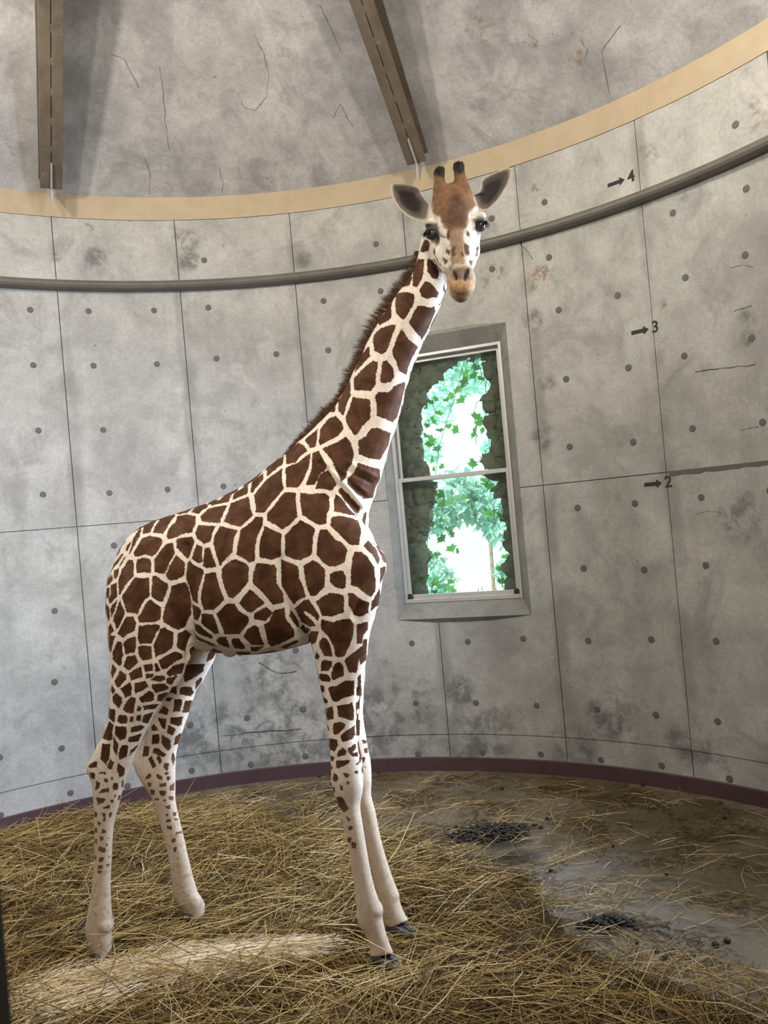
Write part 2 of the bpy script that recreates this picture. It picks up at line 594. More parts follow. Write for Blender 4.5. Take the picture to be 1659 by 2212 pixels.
# conical roof
cv, cf = [], []
NR, NA = 10, 96
APEX_R = 0.25
for i in range(NR + 1):
    r = RAD + 0.05 + (APEX_R - RAD - 0.05) * i / NR
    for j in range(NA):
        cv.append(cyl(2 * math.pi * j / NA, r, Z_CEIL + ROOF * (RAD - r)))
for i in range(NR):
    for j in range(NA):
        q = (j + 1) % NA
        cf.append((i * NA + j, i * NA + q, (i + 1) * NA + q, (i + 1) * NA + j))
cf.append(tuple(NR * NA + j for j in range(NA)))
tag(link('ceiling', mesh('ceiling', cv, cf, True), M['ceil']), 'conical grey concrete roof over the round stall', kind='structure')


# hairline cracks in the plaster of roof and wall
ceil_o = bpy.data.objects['ceiling']
cbvh = BVHTree.FromPolygons([tuple(v.co) for v in ceil_o.data.vertices], [tuple(p.vertices) for p in ceil_o.data.polygons])
M['crack'] = mat_paint('dark_crack', (0.10, 0.095, 0.09), 0.95, 0.3, nscale=30)


def crack(parent, px_pts, on_roof, rad=0.0022):
    b = bmesh.new()
    pts = []
    for i in range(len(px_pts) - 1):
        for t in np.linspace(0, 1, 5, endpoint=(i == len(px_pts) - 2)):
            x = px_pts[i][0] + (px_pts[i + 1][0] - px_pts[i][0]) * t + random.uniform(-1.6, 1.6)
            y = px_pts[i][1] + (px_pts[i + 1][1] - px_pts[i][1]) * t + random.uniform(-1.2, 1.2)
            if on_roof:
                h = cbvh.ray_cast(CAM_POS, ray(x, y).normalized())[0]
                if h is None: continue
                pts.append(h)
            else:
                pts.append(wall_hit(x, y, RAD - 0.002)[0])
    add_tube(b, pts, [rad * random.uniform(.4, 1.2) for _ in pts], 4)
    link('crack', bm_mesh('crack', b), M['crack'], parent)


for pl_ in ([(550, 75), (570, 115), (580, 165), (575, 210), (550, 240)], [(345, 145), (352, 200), (357, 260), (365, 325)], [(735, 225), (720, 255)], [(735, 225), (750, 255), (765, 275)], [(1340, 55), (1300, 110), (1318, 205)],
            [(1255, 85), (1268, 110), (1262, 130)], [(520, 220), (528, 232), (550, 240)], [(240, 118), (270, 128), (300, 190)], [(312, 345), (325, 375), (322, 420)], [(470, 355), (482, 400), (480, 420)], [(690, 10), (715, 60), (735, 110)]):
    crack(ceil_o, pl_, True)
for pl_, r_ in (([(1502, 803), (1560, 795), (1632, 788)], .004), ([(1578, 580), (1600, 573), (1628, 577)], .003), ([(1598, 930), (1640, 922)], .003), ([(1585, 672), (1622, 660)], .003), ([(1500, 1112), (1530, 1104), (1560, 1108)], .002), ([(1120, 520), (1140, 545), (1150, 560)], .002),
                 ([(985, 1487), (1010, 1470)], .003), ([(560, 1432), (600, 1455), (640, 1450)], .003), ([(480, 1590), (560, 1580), (650, 1575)], .003)):
    crack(wall_back, pl_, False, r_)


def roof_beam(th, label):
    foot_r, top_r = 3.43, 0.5
    # underside passes through (3.5, 4.446) with the roof's slope
    zf = 4.446 + SLOPE * (3.5 - foot_r)
    d = Vector((-math.sin(th), -math.cos(th), SLOPE)).normalized()
    side = Vector((math.cos(th), -math.sin(th), 0))
    up = side.cross(d).normalized()
    if up.z < 0: up = -up
    org = cyl(th, foot_r, zf)
    L = (foot_r - top_r) * math.sqrt(1 + SLOPE ** 2)
    root = empty('roof_beam', org, label, 'beam', 'steel beams under the conical roof')
    fr = frame_of(org, d, side, up)
    depth = 0.155
    k = ((ROOF - SLOPE) * (foot_r - top_r)) / math.sqrt(1 + SLOPE ** 2)
    for s in (-1, 1):
        b = bmesh.new()
        add_box(b, fr, (L, 0.071, 0.012), (L / 2, s * 0.0385, 0.006), 0.002)
        # the web deepens towards the apex as the roof climbs away
        add_rings(b, [[fr @ Vector((x, s * y, z)) for y, z in ((0.0012, 0.006), (0.016, 0.006), (0.016, h), (0.0012, h))] for x, h in ((0, depth), (L, depth + k))])
        add_rings(b, [[fr @ Vector((x, s * y, z)) for y, z in ((0.006, h - .012), (0.074, h - .012), (0.074, h), (0.006, h))] for x, h in ((0, depth - .03), (L, depth + k - .06))])
        link('steel_channel', bm_mesh('steel_channel', b), M['beam'], root)
    # welds along the slit
    b = bmesh.new()
    for i in range(18):
        x = 0.1 + i * (L - 0.2) / 17
        add_box(b, fr, (0.05, 0.012, 0.006), (x, 0, 0.004), 0.002)
    link('weld_bead', bm_mesh('weld_bead', b), M['beam'], root)
    b = bmesh.new()
    foot = [(0.20, 0.03), (0.20, -0.012), (0.0, -0.016), (-0.05, -0.085), (-0.085, -0.105), (-0.085, 0.08), (0, 0.10)]
    f2 = [fr @ Vector((x, -0.006, z)) for x, z in foot]
    f3 = [fr @ Vector((x, 0.006, z)) for x, z in foot]
    add_rings(b, [f2, f3])
    link('gusset_plate', bm_mesh('gusset_plate', b), M['gusset'], root)
    return root


roof_beam(-0.4374, 'brown steel roof beam at the left, running straight up the ceiling')
roof_beam(0.3536, 'brown steel roof beam slanting down to the wall behind the giraffe horns')


def height_mark(num, px, py, label):
    p, th_tip = wall_hit(px, py)
    root = empty('height_mark', cyl(th_tip, RAD, num), label, 'wall mark', 'stencilled height marks on the wall')
    r = RAD - 0.0045

    def onwall(u, w):                       # metres along the wall from the tip, and up from the mark height
        return cyl(th_tip + u / RAD, r, num + w)

    def plate(name, pts2d):
        b = bmesh.new()
        add_rings(b, [[onwall(u, w) for u, w in pts2d],
                      [cyl(th_tip + u / RAD, RAD + 0.003, num + w) for u, w in pts2d]])
        bmesh.ops.triangulate(b, faces=[f for f in b.faces if len(f.verts) > 4])
        return link(name, bm_mesh(name, b), M['mark'], root)
    plate('arrow_shaft', [(-0.120, -0.0115), (-0.120, 0.0115), (-0.034, 0.0115), (-0.034, -0.0115)])
    plate('arrow_head', [(-0.036, -0.027), (-0.036, 0.027), (0.0, 0.0)])
    cu = bpy.data.curves.new('digit', 'FONT')
    cu.body = str(num)
    cu.size = 0.105
    cu.extrude = 0.003
    cu.offset = 0.0012
    tmp = bpy.data.objects.new('digit', cu)
    COL.objects.link(tmp)
    bpy.context.view_layer.update()
    me = bpy.data.meshes.new_from_object(tmp.evaluated_get(bpy.context.evaluated_depsgraph_get()))
    bpy.data.objects.remove(tmp)
    for v in me.vertices:
        u, w, d = v.co
        v.co = cyl(th_tip + (u + 0.020) / RAD, RAD - 0.0015 - d, num + w - 0.030)
    link('digit', me, M['mark'], root)


height_mark(4, 1349, 381, 'black arrow and numeral 4 stencilled on the wall above the rail')
height_mark(3, 1402, 717, 'black arrow and numeral 3 stencilled on the wall right of the window')
height_mark(2, 1430, 1048, 'black arrow and numeral 2 stencilled below the cracked wall joint')

# broken joint beside mark 2: a spalled hollow with ragged lower lip
sb = bmesh.new()
pA, thA = wall_hit(1436, 1022)
n = 26
top, bot = [], []
for i in range(n + 1):
    th = thA + 0.008 + i * 0.0115
    d = 0.030 + 0.012 * mnoise.noise(Vector((i * 0.9, 3.1, 0))) - 0.012 * i / n
    top.append((th, Z_J2 + 0.002)); bot.append((th, Z_J2 - d))
add_rings(sb, [[cyl(t, RAD - 0.0045, z) for t, z in top], [cyl(t, RAD - 0.0040, z) for t, z in bot],
               [cyl(t, RAD + .003, z - .003) for t, z in bot], [cyl(t, RAD + .003, z) for t, z in top]], cap=False, closed=False)
link('spalled_joint', bm_mesh('spalled_joint', sb), M['plug'], wall_back)

# ------------------------------------------------------------------ window
TH_W = 0.357
nW = Vector((-math.sin(TH_W), -math.cos(TH_W), 0))       # into the room
xW = Vector((math.cos(TH_W), -math.sin(TH_W), 0))        # to the right in the photo
zW = Vector((0, 0, 1))
pl_o = cyl(TH_W, RAD, 0) - nW * 0.055                    # the frame stands in this plane


def win_uv(px, py, push=0.0):
    d = ray(px, py)
    o = pl_o - nW * push
    t = nW.dot(o - CAM_POS) / nW.dot(d)
    p = CAM_POS + d * t
    return (p - o).dot(xW), p.z


u0, v1 = win_uv(900, 770)
uTR, vTR = win_uv(1081, 737)
uBL, vBL = win_uv(876, 1303)
uBR, vBR = win_uv(1130, 1292)
WU0, WU1, WV0, WV1 = (uBL + win_uv(846, 960)[0]) / 2, (uTR + uBR) / 2, (vBL + vBR) / 2, vTR
WF = frame_of(pl_o, xW, -nW, zW)
win = empty('window_1', pl_o + zW * WV0, 'aluminium sash window with wired glass in a splayed concrete recess', 'window', kind='structure')


def wbox(b, ua, ub, va, vb, ya, yb, bev=0.002):
    add_box(b, WF, (ub - ua, yb - ya, vb - va), ((ua + ub) / 2, (ya + yb) / 2, (va + vb) / 2), bev)


# splayed reveal of four faces between wall face and frame
b = bmesh.new()
corners = [(W_TH0, W_Z0), (W_TH1, W_Z0), (W_TH1, W_Z1), (W_TH0, W_Z1)]
outer = [cyl(t, RAD - 0.004, z) for t, z in corners]
inner = [WF @ Vector((u, 0, v)) for u, v in ((WU0, WV0), (WU1, WV0), (WU1, WV1), (WU0, WV1))]
back = [WF @ Vector((u, 0.10, v)) for u, v in ((WU0, WV0), (WU1, WV0), (WU1, WV1), (WU0, WV1))]
lip = [p + nW * -0.03 + (p - (sum(outer, Vector()) / 4)) * 0.03 for p in outer]
add_rings(b, [lip, outer, inner, back], cap=False)
link('reveal', bm_mesh('reveal', b), M['reveal'], win)
vm = win_uv(1100, 1016)[1]
FT = 0.022
for nm, a in (('frame_stile', (WU0, WU0 + FT, WV0, WV1)), ('frame_stile', (WU1 - FT, WU1, WV0, WV1)),
              ('frame_rail', (WU0 + FT, WU1 - FT, WV1 - FT, WV1)), ('frame_sill', (WU0 + FT, WU1 - FT, WV0, WV0 + 0.03))):
    b = bmesh.new(); wbox(b, *a, -0.008, 0.09); link(nm, bm_mesh(nm, b), M['alu'], win)
iu0, iu1 = WU0 + FT, WU1 - FT
# upper sash stands further out, lower sash nearer the room
ST = 0.026
up_s = tag(empty('upper_sash', pl_o + zW * vm, None, None)); up_s.parent = win; up_s.matrix_parent_inverse = win.matrix_basis.inverted()
lo_s = empty('lower_sash', pl_o + zW * WV0, None, None); lo_s.parent = win; lo_s.matrix_parent_inverse = win.matrix_basis.inverted()
for s, va, vb, ya, yb in ((up_s, vm - 0.01, WV1 - FT, 0.045, 0.070), (lo_s, WV0 + 0.03, vm + 0.022, 0.012, 0.038)):
    for nm, a in (('sash_stile', (iu0 + 0.002, iu0 + ST, va, vb)), ('sash_stile', (iu1 - ST, iu1 - 0.002, va, vb)),
                  ('sash_rail', (iu0 + ST, iu1 - ST, vb - 0.030, vb)), ('sash_rail', (iu0 + ST, iu1 - ST, va, va + 0.032))):
        b = bmesh.new(); wbox(b, *a, ya, yb); link(nm, bm_mesh(nm, b), M['alu'], s)
# the extra track on the left jamb
b = bmesh.new(); wbox(b, iu0 + ST, iu0 + ST + 0.010, vm, WV1 - FT, 0.016, 0.036); link('side_track', bm_mesh('side_track', b), M['alu'], win)
for u in (iu0 + 0.022, iu1 - 0.022):
    b = bmesh.new(); wbox(b, u - 0.020, u + 0.020, WV0 + 0.032, WV0 + 0.062, -0.006, 0.014, 0.004)
    wbox(b, u - 0.012, u + 0.012, WV0 + 0.058, WV0 + 0.072, -0.010, 0.004, 0.002)
    link('latch', bm_mesh('latch', b), M['latch'], win)


def mat_glass():
    N = NT('dirty_wired_glass')
    pos = N.coord()
    tr = N.n('ShaderNodeBsdfTransparent'); tr.inputs[0].default_value = (0.86, 0.96, 0.93, 1)
    gl = N.n('ShaderNodeBsdfGlossy'); gl.inputs['Roughness'].default_value = 0.35
    df = N.n('ShaderNodeBsdfTranslucent'); df.inputs[0].default_value = (0.60, 0.64, 0.61, 1)
    fz = N.n('ShaderNodeFresnel'); fz.inputs[0].default_value = 1.25
    m1 = N.n('ShaderNodeMixShader'); N.set(m1.inputs[0], N.math('MULTIPLY', fz.outputs[0], 0.3))
    N.t.links.new(tr.outputs[0], m1.inputs[1]); N.t.links.new(gl.outputs[0], m1.inputs[2])
    dirt = N.math('MULTIPLY', N.ss(N.noise(pos, 7, 6, 0.7, 0.5), 0.40, 0.75), 0.12)
    m2 = N.n('ShaderNodeMixShader'); N.set(m2.inputs[0], N.math('ADD', dirt, 0.02))
    N.t.links.new(m1.outputs[0], m2.inputs[1]); N.t.links.new(df.outputs[0], m2.inputs[2])
    return N.done(m2.outputs[0])


M['glass'] = mat_glass()
for s, va, vb, y in ((up_s, vm + 0.02, WV1 - FT - 0.03, 0.057), (lo_s, WV0 + 0.062, vm - 0.008, 0.025)):
    ua, ub = iu0 + ST, iu1 - ST
    b = bmesh.new(); wbox(b, ua - 0.004, ub + 0.004, va - 0.004, vb + 0.004, y - 0.002, y + 0.002, 0)
    link('glass_pane', bm_mesh('glass_pane', b), M['glass'], s)
    # diagonal safety wires cast in the pane
    b = bmesh.new()
    w = 0.00045
    span = (ub - ua) + (vb - va)
    for sg in (1,):
        x = -(vb - va) * 0.6
        while x < (ub - ua):
            pts = []
            for (t0) in (0.0, 1.0):
                pass
            # line u = ua + x + 0.6*(v-va), clipped to the pane
            lo_v = max(va, va + (0 - x) / 0.6)
            hi_v = min(vb, va + ((ub - ua) - x) / 0.6)
            if hi_v - lo_v > 0.02:
                def pt(v): return WF @ Vector((ub - (x + 0.6 * (v - va)), y, v))
                pa, pb = pt(lo_v), pt(hi_v)
                d = (pb - pa).normalized(); q = d.cross(nW).normalized() * w
                k = nW * w
                add_rings(b, [[pa + q, pa + k, pa - q, pa - k], [pb + q, pb + k, pb - q, pb - k]])
            x += 0.021
    o = link('safety_wire', bm_mesh('safety_wire', b), M['rail'], s); o['kind'] = 'stuff'

# ------------------------------------------------------------------ outside the window
def mat_leaf(name, col, trans):
    N = NT(name)
    oi = N.n('ShaderNodeObjectInfo').outputs['Random']
    pos = N.coord('Object')
    f = N.math('ADD', N.math('MULTIPLY', oi, 0.5), N.math('MULTIPLY', N.noise(pos, 3.0, 3), 0.6))
    c = N.mix(N.ss(f, 0.2, 0.8), tuple(x * 0.45 for x in col), tuple(min(1, x * 1.35) for x in col))
    d = N.bsdf(c, 0.5, spec=0.4)
    t = N.n('ShaderNodeBsdfTranslucent'); N.set(t.inputs[0], c)
    mx = N.n('ShaderNodeMixShader'); mx.inputs[0].default_value = trans
    N.t.links.new(d, mx.inputs[1]); N.t.links.new(t.outputs[0], mx.inputs[2])
    return N.done(mx.outputs[0])


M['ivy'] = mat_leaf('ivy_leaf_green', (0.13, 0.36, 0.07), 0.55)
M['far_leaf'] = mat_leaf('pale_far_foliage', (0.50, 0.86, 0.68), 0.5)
M['bark'] = mat_paint('dark_vine_bark', (0.235, 0.165, 0.125), 0.95, 0.75, nscale=14, rubs=(0.32, 0.29, 0.25))
M['earth'] = mat_paint('outside_earth', (0.62, 0.66, 0.56), 0.95, 0.3, nscale=4)

# dark tangle of old vine stems round the outer edge of the opening
arch_px = [(1046, 772), (1000, 778), (960, 802), (930, 838), (914, 880), (910, 930), (912, 980), (926, 1020), (944, 1050), (936, 1100), (930, 1150),
           (924, 1210), (922, 1262), (934, 1290), (1030, 1292), (1088, 1290), (1108, 1256), (1104, 1190), (1098, 1140), (1090, 1080), (1074, 1030), (1060, 1000), (1056, 940), (1060, 880), (1062, 820), (1058, 786)]
PUSH = 0.22
arch = [win_uv(x, y, PUSH) for x, y in arch_px]


def inside(poly, x, y):
    c = False
    for i in range(len(poly)):
        x1, y1 = poly[i]; x2, y2 = poly[i - 1]
        if (y1 > y) != (y2 > y) and x < (x2 - x1) * (y - y1) / (y2 - y1) + x1:
            c = not c
    return c


cell = 0.013
ga, gb, gc, gd = WU0 - 0.12, WU1 + 0.12, WV0 - 0.12, WV1 + 0.15
nu, nv = int((gb - ga) / cell), int((gd - gc) / cell)
tv, tf, tid = [], [], {}
for i in range(nu):
    for j in range(nv):
        u, v = ga + (i + .5) * cell, gc + (j + .5) * cell
        w = mnoise.noise(Vector((u * 14, v * 14, 1))) * 0.028
        if inside(arch, u + w, v + w * .7):
            continue
        q = []
        for a, c in ((i, j), (i + 1, j), (i + 1, j + 1), (i, j + 1)):
            if (a, c) not in tid:
                uu, v2 = ga + a * cell, gc + c * cell
                n3 = mnoise.fractal(Vector((uu * 16, v2 * 9, 4)), 1.0, 2.0, 4)
                n2 = mnoise.noise(Vector((uu * 5, v2 * 4, 9)))
                tid[(a, c)] = len(tv)
                tv.append(WF @ Vector((uu + .008 * n3, PUSH + 0.03 * n3 + 0.04 * n2, v2 + .008 * n2)))
            q.append(tid[(a, c)])
        tf.append(q)
tm = mesh('vine_thicket', tv, tf, True)
thick = link('vine_thicket', tm, M['bark'])
md = thick.modifiers.new('thickness', 'SOLIDIFY'); md.thickness = 0.10; md.offset = 1
tag(thick, 'dark tangle of vine stems framing the view outside the window', 'vine')
b = bmesh.new()
for i in range(70):
    k = random.randrange(len(arch))
    u, v = arch[k]
    u += random.uniform(-.1, .06); v += random.uniform(-.1, .1)
    pts = []
    d = Vector((random.uniform(-.5, .5), random.uniform(-.25, -.05), random.uniform(-1, 1))).normalized()
    p = Vector((u, PUSH - 0.03, v))
    for s in range(5):
        pts.append(WF @ p)
        d = (d + Vector((random.uniform(-.5, .5), random.uniform(-.3, .3), random.uniform(-.4, .4)))).normalized()
        p = p + d * random.uniform(.02, .05)
        p.y = max(0.13, p.y)
    add_tube(b, pts, [0.0035, .003, .0025, .002, .001], 5)
link('twig', bm_mesh('twig', b), M['bark'], thick)['kind'] = 'stuff'

# ivy: each hanging leaf is a part of its own
lob = [(0, -0.05), (0.30, -0.22), (0.62, -0.20), (0.50, 0.05), (0.95, 0.25), (0.55, 0.42), (0.42, 0.60), (0.12, 0.72), (0, 1.15)]
outl = lob + [(-x, y) for x, y in lob[-2:0:-1]]
b = bmesh.new()
cvx = b.verts.new((0, 0.22, -0.06))
ovs = [b.verts.new((x, y, 0.12 * abs(x) - 0.10 * max(0, y - .5) ** 2)) for x, y in outl]
for i in range(len(ovs)):
    b.faces.new((cvx, ovs[i], ovs[(i + 1) % len(ovs)]))
leaf_me = bm_mesh('ivy_leaf', b)
leaf_me.materials.append(M['ivy'])
ivy = empty('ivy_vine', WF @ Vector((0, 0.16, WV1)), 'green lobed ivy leaves hanging outside the window glass', 'ivy')
leaf_px = [(935, 905), (950, 890), (925, 880), (960, 915), (940, 925), (975, 925), (925, 940), (1035, 910), (1050, 900), (1030, 895), (1020, 920), (1040, 925), (1025, 935),
           (932, 945), (925, 955), (940, 965), (932, 990), (945, 1005), (930, 1010), (960, 860), (985, 840), (945, 860), (1000, 830), (975, 850), (1000, 800), (1030, 790), (1055, 800),
           (1020, 995), (1018, 1000), (1045, 1035), (1055, 1045), (960, 1070), (975, 1080), (950, 1065), (990, 1075), (945, 1085), (1055, 1110), (1045, 1105), (1085, 1110), (930, 1190), (945, 1195), (938, 1200),
           (965, 1140), (975, 1150), (955, 1160), (1095, 1180), (1088, 1200), (1100, 1220), (1080, 1225), (1095, 1245), (1105, 1260), (1085, 1250), (935, 1255), (950, 1265), (965, 1270), (980, 1275), (940, 1275),
           (920, 1245), (975, 1180), (985, 1190), (940, 1130), (930, 1110), (1060, 850), (1055, 830), (1050, 1000), (930, 865), (918, 915), (970, 1255), (1000, 820), (1015, 805), (990, 860), (1040, 815), (905, 950), (950, 1120)]
for px, py in leaf_px:
    u, v = win_uv(px, py, 0.18)
    o = link('ivy_leaf', leaf_me, None, ivy)
    s = random.uniform(0.036, 0.062)
    rot = Matrix.Rotation(math.pi + random.uniform(-.9, .9), 4, 'Z') @ Matrix.Rotation(random.uniform(-.8, .8), 4, 'X') @ Matrix.Rotation(random.uniform(-.9, .9), 4, 'Y')
    base = frame_of(WF @ Vector((u, random.uniform(0.12, 0.30), v)), xW, zW, nW)
    o.matrix_basis = base @ rot @ Matrix.Scale(s, 4)
for pts_px in ([(1005, 770), (985, 850), (965, 910), (950, 960), (940, 1030)], [(1062, 840), (1030, 870), (1020, 900)], [(1055, 930), (1058, 980), (1030, 1000)], [(930, 1040), (925, 1130), (920, 1270)], [(1090, 1060), (1100, 1180), (1108, 1280)], [(1040, 770), (1052, 860), (1050, 905)]):
    b = bmesh.new()
    pts = [WF @ Vector((*((lambda q: (q[0], 0.17, q[1]))(win_uv(x, y, 0.17))),)) for x, y in pts_px]
    add_tube(b, pts, 0.0022, 5)
    link('stem', bm_mesh('stem', b), M['bark'], ivy)


def leaf_cloud(name, blobs_, count, size, mat, seed):
    rg = np.random.default_rng(seed)
    V, Fc = [], []
    tot = sum(r[3] ** 2 for r in blobs_)
    for (x, y, z, r) in blobs_:
        n = int(count * r * r / tot)
        d = rg.normal(size=(n, 3)); d /= np.linalg.norm(d, axis=1)[:, None]
        c = np.array([x, y, z]) + d * (r * rg.uniform(0.55, 1.0, (n, 1))) * np.array([1, 1, 0.9])
        a = rg.normal(size=(n, 3)); a /= np.linalg.norm(a, axis=1)[:, None]
        e = np.cross(a, rg.normal(size=(n, 3))); e /= np.linalg.norm(e, axis=1)[:, None]
        s = size * rg.uniform(0.6, 1.4, (n, 1))
        q = np.stack([c - a * s, c - e * s * 0.45, c + a * s, c + e * s * 0.45], 1)
        base = sum(len(v) for v in V)
        V.append(q.reshape(-1, 3))
        Fc.append(np.arange(n * 4).reshape(n, 4) + base)
    me = mesh(name, np.concatenate(V), np.concatenate(Fc).tolist())
    return me


def out_pt(px, py, depth):
    return at_y(px, py, depth)


b = bmesh.new()
add_box(b, Matrix.Translation((1.5, 17.5, -0.1)), (26, 20, 0.1))
tag(link('ground', bm_mesh('ground', b), M['earth']), 'grassy ground outside the window', kind='structure')
def crown(lst, depth):
    return [(*out_pt(x, y, depth), r * depth / F_PX) for x, y, r in lst]


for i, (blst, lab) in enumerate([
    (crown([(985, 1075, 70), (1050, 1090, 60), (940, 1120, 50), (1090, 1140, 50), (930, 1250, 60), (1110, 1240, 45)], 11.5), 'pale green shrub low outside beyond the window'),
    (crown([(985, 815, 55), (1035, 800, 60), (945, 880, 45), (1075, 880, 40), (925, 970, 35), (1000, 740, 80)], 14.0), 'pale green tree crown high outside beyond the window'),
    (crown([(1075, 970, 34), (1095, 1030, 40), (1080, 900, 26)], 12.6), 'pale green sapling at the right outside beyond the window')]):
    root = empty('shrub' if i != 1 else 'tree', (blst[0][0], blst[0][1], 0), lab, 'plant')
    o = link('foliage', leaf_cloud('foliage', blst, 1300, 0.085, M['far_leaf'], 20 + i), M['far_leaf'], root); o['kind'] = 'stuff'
    b = bmesh.new()
    k_ = blst[3 if i == 1 else (4 if i == 0 else 1)]
    tx = k_[0] + (0.25 if i == 2 else -0.35)
    add_tube(b, [Vector((tx, k_[1], -0.05)), Vector((tx + .03, k_[1], k_[2] * .5)), Vector(k_[:3])], [0.035, 0.03, 0.012], 8)
    link('trunk', bm_mesh('trunk', b), M['bark'], root)

